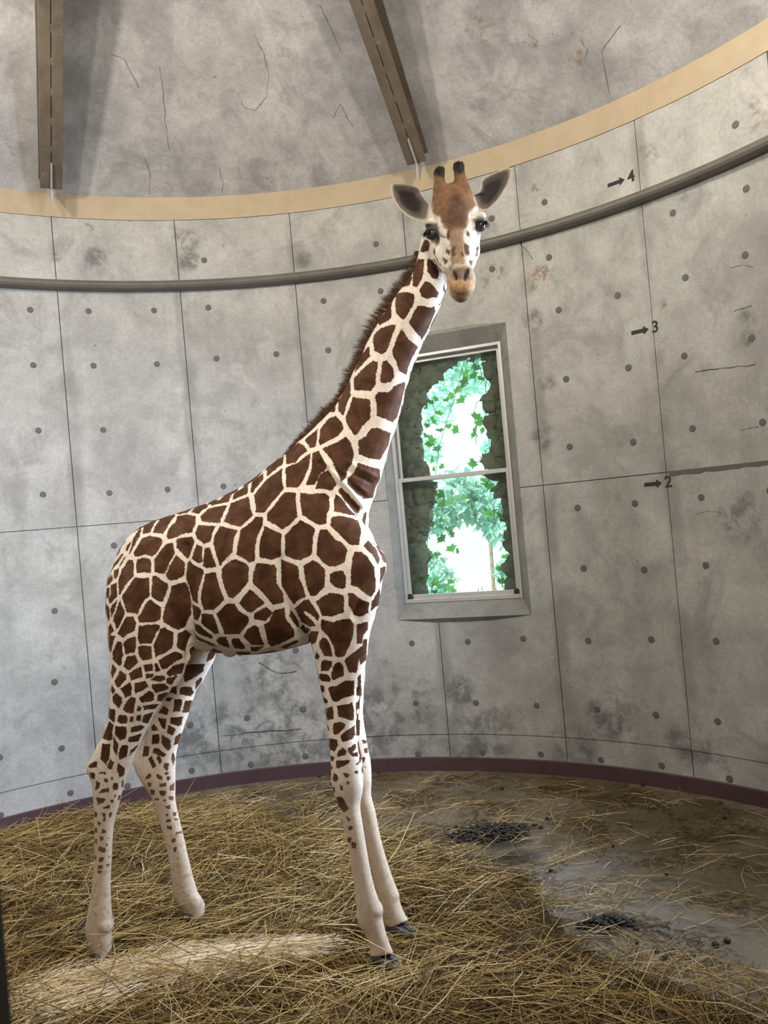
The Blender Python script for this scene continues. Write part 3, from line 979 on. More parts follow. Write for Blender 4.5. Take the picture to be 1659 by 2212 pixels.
# ================================================================== giraffe
# coat patches read off the photograph: crop origin, crop scale, then one polygon per patch
PATCH = {
 'A': (220, 1080, 6.9125, [
  [(590,390),(470,570),(480,600),(560,565),(585,470)], [(640,340),(830,270),(760,400),(720,490),(620,510),(605,480)],
  [(910,245),(1080,195),(1095,240),(1020,330),(960,440),(920,510),(760,490),(790,400),(840,330)], [(1110,190),(1200,120),(1400,70),(1290,190),(1150,215)],
  [(1440,70),(1540,50),(1590,105),(1500,160),(1450,215),(1330,180)], [(1130,240),(1280,215),(1410,250),(1400,360),(1350,490),(1200,510),(1080,570),(990,585),(960,540),(1000,430),(1040,370),(1090,340)],
  [(600,570),(720,535),(870,560),(905,600),(900,660),(830,780),(760,850),(650,810),(540,850),(490,840),(475,790),(530,690)],
  [(460,590),(545,580),(490,680),(420,810),(395,810),(440,690)], [(440,610),(420,690),(385,770),(360,760),(365,690)],
  [(330,800),(240,940),(170,1010),(170,970),(290,810)], [(365,835),(300,960),(260,1000),(250,990),(340,840)],
  [(260,1010),(250,1120),(200,1190),(175,1130),(180,1050)], [(150,1110),(170,1190),(120,1260),(70,1290),(90,1180)],
  [(400,890),(460,900),(480,950),(475,1100),(480,1140),(400,1220),(340,1290),(270,1420),(250,1410),(245,1200),(290,1050)],
  [(520,890),(620,860),(720,885),(740,950),(735,1090),(640,1085),(520,1090),(505,1010)],
  [(960,650),(1060,640),(1090,780),(1080,820),(1010,940),(940,1100),(900,1105),(780,1075),(785,890),(870,760)],
  [(1105,820),(1200,900),(1220,950),(1200,1130),(1130,1190),(1030,1210),(980,1180),(955,1110),(1025,960)],
  [(1110,590),(1200,560),(1350,550),(1400,620),(1310,800),(1240,880),(1190,800),(1110,710)],
  [(1250,930),(1290,900),(1400,980),(1520,1030),(1540,1080),(1490,1230),(1440,1380),(1440,1550),(1330,1500),(1270,1280),(1230,1200),(1230,1080)],
  [(500,1150),(600,1170),(705,1160),(715,1300),(710,1450),(640,1490),(580,1600),(530,1720),(480,1690),(370,1680),(330,1560),(300,1440),(400,1290),(450,1210)],
  [(760,1130),(830,1140),(920,1220),(990,1240),(985,1330),(940,1450),(910,1520),(850,1520),(745,1450),(740,1300)],
  [(1040,1280),(1100,1260),(1220,1230),(1270,1330),(1300,1500),(1310,1720),(1270,1790),(1250,1890),(1150,1940),(1080,1920),(920,1820),(910,1750),(940,1600),(990,1490),(1020,1400)],
  [(730,1480),(790,1540),(880,1590),(890,1640),(870,1800),(740,1830),(560,1830),(530,1760),(610,1650),(650,1550)],
  [(370,1740),(470,1740),(510,1830),(490,1960),(390,2000),(300,2060),(220,2000),(260,1900)], [(270,1480),(300,1560),(350,1690),(300,1790),(210,1940),(160,1790),(240,1580)],
  [(230,1490),(200,1640),(140,1760),(125,1620),(160,1560)], [(130,1270),(225,1230),(230,1440),(140,1540),(110,1540),(100,1480),(130,1400)],
  [(75,1310),(120,1300),(115,1450),(60,1480)], [(60,1550),(110,1600),(120,1760),(100,1830),(70,1700)], [(130,1830),(180,1960),(100,2030),(95,1900)],
  [(550,1880),(700,1860),(850,1860),(870,1890),(800,2020),(740,2140),(560,2150),(530,2060)]]),
 'H': (220, 1360, 6.38, [
  [(800,0),(870,-30),(990,40),(990,130),(970,260),(870,320),(740,380),(710,220),(760,110)], [(1050,60),(1150,10),(1220,100),(1215,230),(1180,320),(1110,290),(1030,240),(1040,130)],
  [(90,90),(180,85),(150,200),(130,320),(100,260)], [(210,160),(260,170),(285,340),(270,480),(240,500),(150,420),(150,310)], [(280,180),(380,110),(470,90),(470,250),(450,310),(310,350)],
  [(330,380),(460,350),(500,450),(370,570),(290,510)], [(500,230),(580,215),(680,230),(700,400),(560,430),(500,330)], [(780,420),(900,350),(1010,300),(1080,320),(1130,390),(1000,450),(890,540),(830,550)],
  [(1150,460),(1100,600),(930,650),(885,590),(980,490)], [(570,480),(700,460),(710,560),(600,580)], [(730,460),(770,460),(820,580),(740,580)], [(600,600),(730,600),(700,660),(610,670)],
  [(740,630),(870,640),(870,700),(790,720),(680,690)], [(1050,630),(960,770),(890,730),(890,670)], [(690,750),(860,740),(930,800),(900,830),(740,880),(690,800)],
  [(540,500),(570,650),(390,710),(360,620),(400,580)], [(440,740),(610,700),(650,780),(560,840),(450,880)], [(145,480),(210,540),(140,680),(125,580)], [(250,560),(330,620),(330,690),(220,810),(170,720)],
  [(380,720),(410,790),(400,910),(320,950),(250,820)], [(135,750),(190,840),(145,900),(125,850)], [(200,870),(270,940),(270,1010),(230,1090),(150,1000),(150,920)], [(400,930),(470,940),(440,1150),(330,1150),(280,1110),(330,990)],
  [(510,940),(660,830),(720,890),(720,980),(550,1000)], [(770,890),(920,855),(830,1000),(760,980)], [(510,1040),(550,1070),(530,1120),(480,1110)], [(570,1040),(795,1020),(740,1090),(580,1110)],
  [(715,1135),(630,1300),(550,1270),(570,1170)], [(480,1170),(550,1170),(530,1260),(475,1250)], [(390,1200),(440,1190),(430,1270),(380,1280)], [(230,1180),(330,1190),(360,1250),(340,1300),(240,1300),(200,1260)],
  [(105,1080),(190,1110),(170,1290),(100,1220)], [(100,1260),(160,1310),(140,1480),(110,1540),(0,1500),(60,1370)], [(180,1330),(330,1340),(350,1420),(330,1500),(250,1530),(180,1450)],
  [(400,1350),(530,1310),(600,1340),(520,1400),(400,1420)], [(370,1480),(560,1430),(500,1540),(390,1560),(360,1530)], [(140,1490),(230,1570),(210,1740),(140,1650)], [(270,1590),(370,1590),(340,1760),(240,1800),(230,1710)],
  [(520,1560),(460,1660),(380,1740),(400,1660)], [(100,1800),(170,1830),(130,1950),(80,1880)], [(0,1570),(100,1580),(100,1720),(60,1880),(-20,1790)], [(220,1830),(320,1920),(310,2010),(240,2042),(210,1960)],
  [(1160,480),(1250,480),(1420,470),(1400,580),(1280,660),(1140,730),(1130,640)], [(1370,650),(1390,690),(1290,840),(1290,720)], [(1080,790),(1230,790),(1270,860),(1230,920),(1070,890)], [(980,780),(1030,790),(1030,900),(930,860)],
  [(900,930),(970,950),(920,1000),(870,970)], [(1000,960),(1120,960),(1080,1130),(980,1130)], [(1150,980),(1250,970),(1200,1140),(1100,1150)], [(850,1040),(920,1100),(910,1180),(780,1150)], [(950,1210),(1120,1200),(1100,1320),(1040,1330),(940,1290)],
  [(760,1210),(890,1230),(880,1370),(840,1370)], [(910,1300),(1020,1370),(970,1470),(900,1420)], [(720,1300),(780,1390),(690,1400),(680,1340)], [(690,1450),(790,1440),(790,1570),(690,1580)], [(830,1450),(950,1520),(950,1650),(900,1670),(820,1560)],
  [(1100,1410),(1070,1560),(990,1600),(1010,1480)], [(580,1600),(660,1610),(640,1740),(560,1760)], [(720,1620),(780,1640),(890,1720),(850,1760),(700,1700)], [(640,1770),(690,1740),(750,1880),(700,1920)], [(780,1720),(830,1800),(800,1860),(750,1780)],
  [(980,1680),(1015,1780),(980,1890),(950,1760)], [(860,1830),(930,1850),(900,1960),(850,1900)], [(1540,250),(1600,290),(1530,400),(1440,450),(1460,340)]]),
 'I': (170, 1620, 5.82, [
  [(120,200),(200,140),(240,150),(220,220),(130,230)], [(135,280),(210,290),(200,370),(155,360)], [(380,120),(450,160),(400,260),(360,220)], [(290,270),(360,280),(340,300),(240,300)], [(310,360),(370,360),(370,410),(330,410)],
  [(405,330),(435,330),(430,380),(405,380)], [(220,380),(270,420),(260,480),(205,510)], [(430,420),(500,410),(490,500),(430,510)], [(380,470),(390,530),(250,550),(280,500)], [(210,590),(260,600),(350,610),(310,670),(240,690)],
  [(395,620),(435,620),(435,680),(400,660)], [(445,570),(470,560),(465,595),(445,595)], [(500,570),(535,560),(515,640),(490,630)], [(300,730),(390,690),(395,730),(330,745)], [(195,760),(235,790),(235,850),(195,840)], [(280,790),(340,800),(340,900),(300,900),(310,850)],
  [(395,770),(425,780),(400,860),(375,840)], [(235,880),(280,910),(265,960),(230,930)], [(205,970),(240,990),(235,1050),(200,1040)], [(290,990),(350,1010),(350,1050),(280,1050)], [(265,1080),(315,1090),(310,1140),(265,1140)], [(360,1095),(385,1100),(375,1130),(355,1120)],
  [(340,1170),(375,1175),(360,1210),(335,1200)], [(250,1210),(340,1230),(340,1290),(290,1290),(240,1260)], [(260,1350),(320,1350),(310,1400),(255,1410)], [(240,1450),(300,1450),(300,1490),(245,1490)], [(350,1430),(385,1430),(380,1460),(345,1460)], [(235,1510),(290,1520),(280,1560),(235,1550)],
  [(540,390),(570,370),(560,460),(540,480)], [(205,1110),(230,1120),(225,1180),(205,1170)], [(200,1320),(225,1330),(220,1390),(200,1380)], [(360,1340),(400,1330),(390,1360),(365,1365)],
  [(870,300),(910,300),(900,360),(830,370)], [(960,290),(1050,330),(1050,380),(990,360)], [(1100,340),(1160,320),(1140,390),(1100,380)], [(1070,280),(1140,280),(1120,320),(1080,310)], [(1010,430),(1100,410),(1100,460),(1010,470)], [(1150,440),(1205,410),(1200,510),(1140,510)],
  [(1010,520),(1100,510),(1090,580),(1030,570)], [(1130,580),(1200,580),(1190,640),(1130,620)], [(960,600),(1020,610),(1000,640),(950,630)], [(1080,720),(1150,690),(1160,750),(1110,740)], [(1180,780),(1235,780),(1225,830),(1180,830)], [(900,500),(960,500),(950,560),(905,560)], [(860,410),(920,410),(910,460),(870,460)],
  [(1060,620),(1100,620),(1090,660),(1060,650)], [(1090,800),(1130,800),(1130,830),(1095,830)], [(1090,880),(1150,870),(1160,900),(1100,910)], [(1200,860),(1250,860),(1250,890),(1200,890)], [(1110,950),(1180,960),(1170,1010),(1110,990)], [(1220,1040),(1290,1010),(1300,1050),(1220,1070)], [(1160,1120),(1220,1110),(1220,1160),(1170,1170)], [(1190,1220),(1230,1220),(1220,1290),(1190,1280)]]),
 'J': (660, 1320, 5.53, [
  [(190,100),(330,130),(450,85),(530,85),(575,150),(570,300),(530,400),(460,540),(400,550),(360,530),(340,420),(280,310),(180,220),(180,140)], [(610,160),(745,125),(745,210),(690,290),(670,390),(610,390)],
  [(740,330),(725,580),(650,650),(640,570),(630,640),(610,740),(520,740),(470,600),(480,560),(600,470),(680,410),(690,340)], [(200,320),(250,325),(300,400),(330,540),(220,540),(160,430),(160,360)], [(125,460),(165,540),(150,575),(115,570)],
  [(200,590),(320,590),(320,650),(270,720),(180,720),(185,620)], [(345,630),(410,600),(450,640),(465,770),(320,830),(300,760)], [(165,750),(250,755),(300,810),(290,850),(190,840),(160,800)], [(170,880),(225,900),(220,980),(185,960)],
  [(265,910),(370,890),(480,830),(585,830),(580,1000),(430,1050),(370,1090),(320,1080),(270,960)], [(200,1020),(260,1070),(260,1100),(210,1100)], [(250,1160),(310,1140),(330,1170),(335,1290),(265,1310),(245,1240)], [(375,1130),(490,1115),(560,1090),(580,1180),(580,1300),(550,1310),(390,1260)],
  [(325,1340),(420,1320),(490,1355),(450,1410),(370,1480),(330,1470)], [(410,1490),(500,1420),(590,1360),(590,1480),(560,1530),(440,1570)], [(280,1520),(380,1535),(390,1600),(350,1680),(295,1660)], [(400,1660),(450,1630),(490,1670),(480,1720),(380,1740),(380,1700)],
  [(500,1640),(600,1580),(610,1640),(560,1690),(640,1680),(630,1740),(560,1740),(510,1690)], [(290,1720),(350,1750),(330,1800),(290,1780)], [(365,1790),(530,1780),(530,1810),(400,1880),(365,1870)], [(590,1820),(650,1790),(655,1830),(600,1840)], [(440,1930),(520,1940),(520,1990),(470,1990)],
  [(570,1910),(640,1905),(620,1945),(590,1940)], [(340,1930),(370,1950),(400,2000),(370,2050),(320,2020)], [(310,2090),(350,2110),(350,2170),(320,2140)], [(410,2080),(440,2090),(450,2140),(420,2140)], [(490,2030),(520,2040),(510,2080),(490,2070)],
  [(620,790),(660,740),(675,1010),(620,1020)], [(605,1090),(648,1090),(640,1240),(605,1240)], [(605,1300),(655,1300),(645,1490),(610,1490)], [(670,1540),(725,1540),(735,1580),(690,1590)], [(700,1640),(745,1630),(740,1700),(700,1690)], [(660,1740),(715,1750),(690,1820),(660,1810)], [(700,1860),(740,1860),(720,1885)],
  [(250,1340),(285,1400),(270,1450),(250,1400)], [(300,1840),(330,1860),(320,1890),(300,1880)]]),
 'K': (640, 1340, 2.91, [
  [(250,1110),(290,1110),(330,1180),(300,1210),(265,1170)], [(310,1230),(345,1250),(330,1270)], [(330,1290),(355,1295),(350,1320),(330,1320)], [(320,1360),(350,1370),(340,1400),(320,1390)], [(345,1390),(380,1400),(375,1440),(350,1430)]]),
 'D': (600, 1000, 5.528, [
  [(75,350),(220,350),(215,450),(235,640),(120,760),(50,800),(-20,740),(-130,690),(-130,610),(-60,530)], [(265,350),(400,370),(560,360),(615,400),(620,540),(590,600),(580,730),(490,740),(400,690),(290,620),(280,560),(265,450)],
  [(690,360),(760,420),(850,540),(950,640),(860,620),(750,590),(670,580),(670,460)], [(720,330),(760,290),(870,400),(990,530),(980,610),(930,590),(800,450)], [(650,640),(750,630),(860,650),(960,690),(1000,800),(970,980),(880,985),(800,920),(630,750),(635,690)],
  [(1060,570),(1060,640),(1040,760),(1000,690),(1020,610)], [(270,680),(390,740),(450,790),(420,910),(410,1080),(370,1120),(270,1160),(180,1150),(80,1100),(85,950),(80,870),(160,780)], [(590,790),(680,910),(780,960),(830,1040),(800,1190),(700,1230),(620,1240),(540,1190),(460,1090),(470,930),(500,800)],
  [(420,1160),(480,1190),(570,1280),(560,1480),(450,1590),(390,1590),(360,1520),(330,1400),(300,1230)], [(620,1330),(690,1290),(780,1290),(815,1370),(810,1480),(770,1510),(680,1480),(620,1420)], [(920,1060),(1000,1060),(1080,1130),(1150,1250),(1170,1400),(1165,1540),(1110,1600),(1050,1570),(960,1490),(870,1460),(870,1300),(890,1130)],
  [(1020,990),(1080,920),(1180,1030),(1220,1140),(1200,1220),(1120,1090)], [(1110,930),(1200,1000),(1310,1100),(1320,1210),(1260,1180),(1210,1060)], [(1220,1250),(1295,1230),(1280,1330),(1220,1450)], [(1210,1500),(1230,1560),(1200,1700),(1110,1770),(1120,1660)],
  [(30,1150),(240,1230),(260,1380),(310,1500),(340,1600),(240,1640),(190,1700),(90,1560),(40,1480),(30,1330)], [(620,1550),(780,1570),(800,1640),(790,1780),(660,1830),(530,1830),(500,1740),(450,1650),(540,1600)], [(840,1550),(900,1550),(1010,1640),(1095,1670),(1080,1790),(1000,1840),(920,1830),(850,1700)],
  [(310,1640),(370,1630),(440,1730),(500,1830),(480,1890),(430,1840),(330,1770),(310,1790),(420,1890),(460,1950),(390,1960),(280,1900),(200,1740)], [(300,1940),(400,1990),(330,2060),(270,2010)], [(390,2010),(490,2010),(450,2150),(370,2180),(370,2060)]]),
 'E': (580, 880, 5.53, [
  [(720,130),(800,100),(880,180),(895,270),(830,340),(680,420),(610,460),(600,400),(620,250)], [(640,490),(830,410),(930,350),(990,430),(1020,550),(1000,670),(950,730),(920,850),(870,890),(810,760),(760,640)],
  [(1070,400),(1160,340),(1230,250),(1300,240),(1440,300),(1465,300),(1430,460),(1330,630),(1180,600),(1080,560)], [(1070,660),(1180,700),(1330,740),(1340,850),(1280,960),(1250,1080),(1140,1100),(1040,1020),(930,910),(960,830),(1020,780)],
  [(430,390),(590,250),(570,460),(500,490)], [(350,420),(420,450),(470,520),(380,590),(320,660),(210,680),(205,540)], [(190,550),(170,680),(60,740),(-10,770),(80,650)], [(500,550),(490,690),(430,840),(390,920),(340,960),(210,950),(200,720),(350,660),(440,580)],
  [(530,540),(600,520),(690,680),(700,710),(600,820),(550,930),(440,930),(510,750)], [(640,770),(710,740),(760,820),(820,910),(760,1000),(680,980),(560,970),(600,840)]]),
 'F': (700, 680, 6.9125, [
  [(1020,140),(1090,160),(1040,260),(960,500),(910,570),(850,590),(750,540),(730,400),(740,300),(850,200)], [(1160,210),(1210,280),(1260,370),(1420,480),(1330,640),(1270,780),(1240,910),(1120,840),(1080,700),(1010,580),(1080,350)],
  [(730,680),(810,710),(780,900),(770,1040),(710,1140),(560,1130),(450,1130),(440,960),(560,820)], [(935,680),(1030,800),(1050,930),(1000,1000),(890,1030),(840,1000),(860,800),(880,700)], [(1200,1000),(1235,1020),(1175,1290),(1105,1530),(1030,1610),(900,1550),(790,1510),(780,1330),(760,1210),(820,1150),(960,1160),(1050,1060)],
  [(430,1220),(560,1250),(680,1260),(700,1390),(690,1550),(560,1680),(490,1800),(440,1790),(330,1610),(320,1530),(380,1380)], [(680,460),(690,620),(560,760),(450,860),(550,600)], [(390,970),(400,1200),(330,1360),(290,1510),(210,1440),(215,1280),(280,1120)], [(180,1340),(160,1460),(70,1450),(120,1390)]]),
 'G': (820, 520, 9.217, [
  [(900,-40),(1020,0),(970,200),(880,230),(800,220),(850,80)], [(770,360),(890,370),(880,620),(830,800),(740,940),(650,890),(660,680),(700,440)], [(960,350),(1050,390),(1120,480),(1180,590),(1180,690),(1150,780),(1050,740),(945,600),(940,440)], [(910,800),(1000,830),(1140,970),(1180,1040),(1140,1140),(1050,1130),(950,1160),(830,1110),(790,1000),(850,880)],
  [(400,1030),(550,1020),(680,1060),(700,1140),(680,1260),(580,1450),(480,1590),(400,1520),(330,1430),(310,1250),(320,1110)], [(760,1290),(880,1300),(970,1340),(1090,1310),(1110,1420),(1060,1600),(950,1830),(850,2000),(820,1920),(730,1830),(640,1720),(580,1620),(680,1430)], [(640,480),(640,760),(600,890),(430,930),(460,780),(550,600)],
  [(260,1190),(230,1350),(240,1540),(120,1620),(0,1690),(-50,1600),(90,1400)], [(1290,830),(1340,960),(1280,1050),(1260,960)], [(1260,1160),(1190,1320),(1185,1270)]]),
 'B': (400, 1000, 6.9125, [
  [(230,800),(340,690),(480,650),(640,630),(590,720),(530,900),(380,900),(240,870)], [(680,600),(950,500),(960,600),(980,700),(1000,780),(900,880),(820,960),(700,930),(580,890),(630,760)], [(350,600),(690,480),(650,580),(400,640)], [(730,450),(940,320),(930,460),(700,560)], [(1000,275),(1170,150),(1170,240),(1000,450),(970,430)],
  [(1220,110),(1320,0),(1450,20),(1280,160),(1220,210)], [(1450,80),(1450,300),(1480,380),(1320,570),(1180,740),(1040,740),(1050,640),(1020,480),(1200,260),(1300,180)], [(200,930),(470,950),(430,1040),(390,1180),(290,1210),(180,1130),(150,1050)], [(530,950),(790,1010),(740,1120),(710,1340),(600,1450),(530,1550),(480,1380),(430,1210),(450,1100)],
  [(1040,800),(1160,800),(1160,930),(1090,1060),(1040,1220),(1030,1460),(960,1490),(770,1360),(800,1160),(830,1000),(980,880)], [(1190,940),(1440,1060),(1430,1400),(1300,1450),(1100,1410),(1110,1180)], [(180,1220),(270,1250),(265,1480),(200,1500),(100,1430),(130,1320)], [(300,1270),(380,1260),(430,1400),(480,1560),(340,1570),(280,1540)],
  [(310,1650),(470,1630),(510,1800),(590,2050),(430,2190),(280,2200),(240,2060),(250,1930),(290,1780)], [(560,1570),(640,1490),(750,1430),(900,1500),(950,1560),(940,1770),(840,1910),(720,2020),(650,2010),(590,1850),(550,1690)], [(1060,1490),(1320,1520),(1350,1560),(1360,1800),(1460,1970),(1470,2090),(1310,2110),(1150,1930),(1000,1800),(1010,1640)]]),
 'C': (400, 1200, 5.53, [
  [(770,400),(955,570),(850,640),(790,690),(740,680),(640,570),(690,500)], [(500,570),(590,570),(640,660),(760,740),(760,800),(650,940),(470,940),(420,800),(370,700)], [(200,690),(330,700),(380,820),(410,930),(350,940),(190,810)], [(970,610),(1050,680),(960,790),(820,770),(820,700),(900,650)], [(1060,650),(1190,630),(1200,760),(1300,900),(1310,970),(1130,1060),(1030,1090),(990,1050),(940,830),(1000,790)],
  [(830,830),(880,870),(900,960),(950,1070),(790,1070),(700,970),(740,880)], [(780,1090),(950,1080),(850,1150),(790,1140)], [(390,980),(490,970),(510,1030),(540,1110),(420,1070),(370,1020)], [(560,990),(640,990),(720,1090),(700,1120),(590,1110),(550,1040)], [(80,830),(160,830),(330,960),(320,1000),(100,910)], [(60,590),(160,610),(200,660),(150,780),(80,780)], [(1250,640),(1350,800),(1370,900),(1330,880),(1240,740)],
  [(610,1150),(790,1150),(760,1185),(620,1200)], [(880,1170),(1060,1130),(1090,1140),(950,1190)], [(1120,1100),(1330,1010),(1360,1030),(1200,1110)], [(1390,840),(1500,890),(1430,940),(1390,900)], [(100,950),(350,1060),(360,1090),(120,1000)]]),
}
# sections: (x,y) and (x,y) of the two outline points in the photo, offset from the giraffe's mid plane, half thickness
TORSO = [((266,1200),(254,1290),.02,.07), ((284,1163),(262,1385),.01,.15), ((318,1132),(325,1408),0,.20), ((385,1108),(420,1402),0,.225), ((470,1079),(490,1410),0,.245), ((545,1040),(565,1413),0,.25),
         ((605,993),(640,1398),0,.24), ((655,965),(700,1378),0,.215), ((715,985),(742,1362),0,.185), ((765,1075),(775,1350),0,.145), ((797,1145),(800,1325),0,.10), ((822,1190),(818,1285),0,.05)]
NECK = [((912,505),(985,520),.02,.060), ((905,548),(975,585),.01,.068), ((891,592),(962,628),0,.072), ((848,650),(944,677),0,.080), ((804,720),(913,744),0,.085), ((766,800),(885,812),0,.090), ((731,868),(861,907),0,.098), ((700,905),(846,948),0,.108),
        ((655,947),(830,1005),0,.125), ((622,980),(812,1062),0,.145), ((595,1015),(797,1110),0,.165), ((580,1060),(792,1170),0,.175), ((600,1130),(770,1240),0,.16)]
FL = [((625,1050),(745,1075),-.10,.05), ((600,1120),(785,1130),-.135,.075), ((612,1200),(812,1180),-.15,.085), ((632,1275),(828,1225),-.155,.09), ((655,1340),(818,1300),-.155,.088), ((672,1385),(800,1365),-.145,.083), ((682,1430),(792,1420),-.135,.075), ((692,1480),(783,1475),-.13,.068),
      ((704,1530),(775,1525),-.13,.062), ((710,1590),(772,1590),-.13,.058), ((715,1640),(781,1640),-.13,.062), ((716,1680),(784,1685),-.13,.064), ((722,1712),(782,1712),-.13,.058), ((734,1745),(777,1742),-.13,.045), ((746,1795),(783,1785),-.13,.038), ((757,1850),(793,1845),-.13,.037),
      ((765,1907),(805,1905),-.13,.039), ((771,1955),(819,1950),-.13,.046), ((775,1995),(827,1990),-.13,.047), ((788,2017),(834,2018),-.13,.042), ((799,2043),(843,2043),-.13,.041), ((801,2070),(850,2060),-.13,.045)]
FR = [((640,1150),(790,1150),.12,.07), ((650,1230),(822,1220),.14,.085), ((680,1310),(812,1290),.135,.085), ((690,1380),(796,1380),.12,.08), ((702,1433),(790,1433),.12,.07), ((715,1505),(785,1500),.12,.06), ((725,1560),(784,1553),.12,.055), ((735,1605),(793,1605),.12,.055), ((738,1645),(800,1645),.12,.057), ((742,1688),(802,1688),.12,.054),
      ((757,1722),(801,1718),.125,.044), ((775,1760),(810,1752),.13,.036), ((785,1800),(819,1798),.13,.034), ((796,1850),(832,1848),.13,.035), ((809,1905),(847,1895),.13,.038), ((819,1940),(858,1925),.13,.043), ((825,1970),(864,1953),.13,.044), ((832,1995),(872,1972),.13,.041), ((838,2008),(882,1988),.13,.043)]
HL = [((262,1200),(385,1150),-.08,.07), ((236,1250),(400,1200),-.12,.10), ((233,1300),(408,1270),-.135,.112), ((236,1360),(413,1350),-.145,.115), ((239,1400),(411,1410),-.15,.108), ((241,1455),(388,1470),-.155,.095), ((241,1504),(358,1502),-.16,.083), ((237,1547),(335,1540),-.16,.072), ((223,1590),(314,1580),-.165,.060), ((201,1632),(294,1623),-.17,.053),
      ((188,1660),(279,1663),-.17,.049), ((199,1690),(266,1697),-.17,.047), ((203,1725),(257,1732),-.17,.042), ((206,1780),(244,1780),-.17,.036), ((206,1843),(240,1843),-.17,.033), ((202,1906),(237,1906),-.17,.034), ((196,1950),(238,1950),-.17,.040), ((190,1985),(240,1985),-.17,.046), ((186,2018),(239,2020),-.17,.047), ((197,2048),(239,2050),-.17,.043), ((209,2070),(238,2068),-.17,.040)]
HR = [((330,1290),(470,1300),.11,.09), ((325,1360),(478,1370),.13,.10), ((322,1410),(467,1410),.14,.098), ((328,1460),(443,1459),.15,.09), ((325,1500),(421,1495),.16,.078), ((315,1540),(408,1535),.165,.066), ((303,1580),(394,1577),.17,.058), ((291,1622),(381,1620),.18,.052), ((289,1655),(378,1662),.18,.05), ((308,1692),(378,1697),.18,.046),
      ((331,1728),(378,1730),.185,.040), ((344,1770),(386,1768),.19,.035), ((356,1811),(396,1808),.19,.033), ((368,1868),(408,1862),.19,.033), ((374,1912),(418,1902),.19,.037), ((379,1940),(426,1928),.19,.042), ((392,1960),(438,1946),.19,.040), ((404,1978),(441,1963),.19,.036), ((406,1990),(438,1980),.19,.036)]
# head: centre px, half width px, depth along the view, half depth (m), squareness
HEAD = [((976,412),18,3.545,.040), ((975,428),40,3.515,.078), ((976,448),49,3.49,.098), ((979,474),59,3.468,.104), ((981,494),62,3.455,.104), ((983,520),56,3.442,.100), ((986,548),50,3.425,.090), ((990,570),40,3.405,.076), ((993,585),30,3.39,.064), ((995,600),31,3.372,.060),
        ((996,612),32,3.36,.058), ((997,628),28,3.35,.052), ((998,641),19,3.342,.040), ((999,650),8,3.338,.020)]
H_AX = (c_right * 1.0 + c_up * 0.17).normalized()


def smooth_secs(secs, up=3):
    """Catmull-Rom refinement of a list of numeric tuples"""
    a = np.array(secs, float)
    out = []
    for i in range(len(a) - 1):
        p0, p1, p2, p3 = a[max(i - 1, 0)], a[i], a[i + 1], a[min(i + 2, len(a) - 1)]
        for t in np.linspace(0, 1, up, endpoint=False):
            out.append(.5 * (2 * p1 + (p2 - p0) * t + (2 * p0 - 5 * p1 + 4 * p2 - p3) * t * t + (3 * p1 - p0 - 3 * p2 + p3) * t ** 3))
    out.append(a[-1])
    return out


def ring_of(c, a, b, ex=2.0, n=28):
    r = []
    for k in range(n):
        t = 2 * math.pi * k / n
        x, y = math.cos(t), math.sin(t)
        r.append(c + a * (math.copysign(abs(x) ** (2 / ex), x)) + b * (math.copysign(abs(y) ** (2 / ex), y)))
    return r


gb = bmesh.new()


def limb(secs, view_dir=False, ex=2.1, up=3):
    fl = [(p[0], p[1], q[0], q[1], o, h) for p, q, o, h in secs]
    rings = []
    for s in smooth_secs(fl, up):
        pl, pr = at_s(s[0], s[1], s[4]), at_s(s[2], s[3], s[4])
        c, a = (pl + pr) / 2, (pr - pl) / 2
        if view_dir:
            v = (c - CAM_POS).normalized()
            b = v - a.normalized() * v.dot(a.normalized())
            b = b.normalized() * s[5]
        else:
            b = LAT * s[5]
        rings.append(ring_of(c, a, b, ex))
    add_rings(gb, rings)
    return rings


def ball(c, r, sq=(1, 1, 1), mat=None):
    rr = bmesh.ops.create_icosphere(gb, subdivisions=3, radius=1.0)
    for v in rr['verts']:
        p = Vector((v.co.x * r * sq[0], v.co.y * r * sq[1], v.co.z * r * sq[2]))
        v.co = c + (mat @ p if mat else p)


limb(TORSO, False, 2.25)
limb(NECK, True, 2.1)
for L_ in (FL, FR, HL, HR):
    limb(L_, True, 2.1)
# sheath under the belly, knees, hocks
ball(at_s(497, 1408, 0), 0.034, (1.0, .8, 0.75))
for bx, by, bo, br in ((787, 1976, -.13, .036), (809, 1966, -.13, .038), (832, 1952, .13, .036), (846, 1936, .13, .036), (203, 2003, -.17, .041), (226, 1996, -.17, .042), (402, 1942, .19, .041), (392, 1932, .19, .036)):
    ball(at_s(bx, by, bo), br, (1, 1, 1.1))
ball(at_s(752, 1668, -.13), 0.062, (.98, .9, 1.35))
ball(at_s(771, 1662, .12), 0.053, (1, .9, 1.35))
# point of the shoulder and breast
ball(at_s(805, 1218, -.07), 0.062, (1, 1, 1.2))
ball(at_s(803, 1222, .07), 0.062, (1, 1, 1.2))
ball(at_s(775, 1300, -.05), 0.09, (1, 1, 1))
ball(at_s(772, 1300, .07), 0.09, (1, 1, 1))
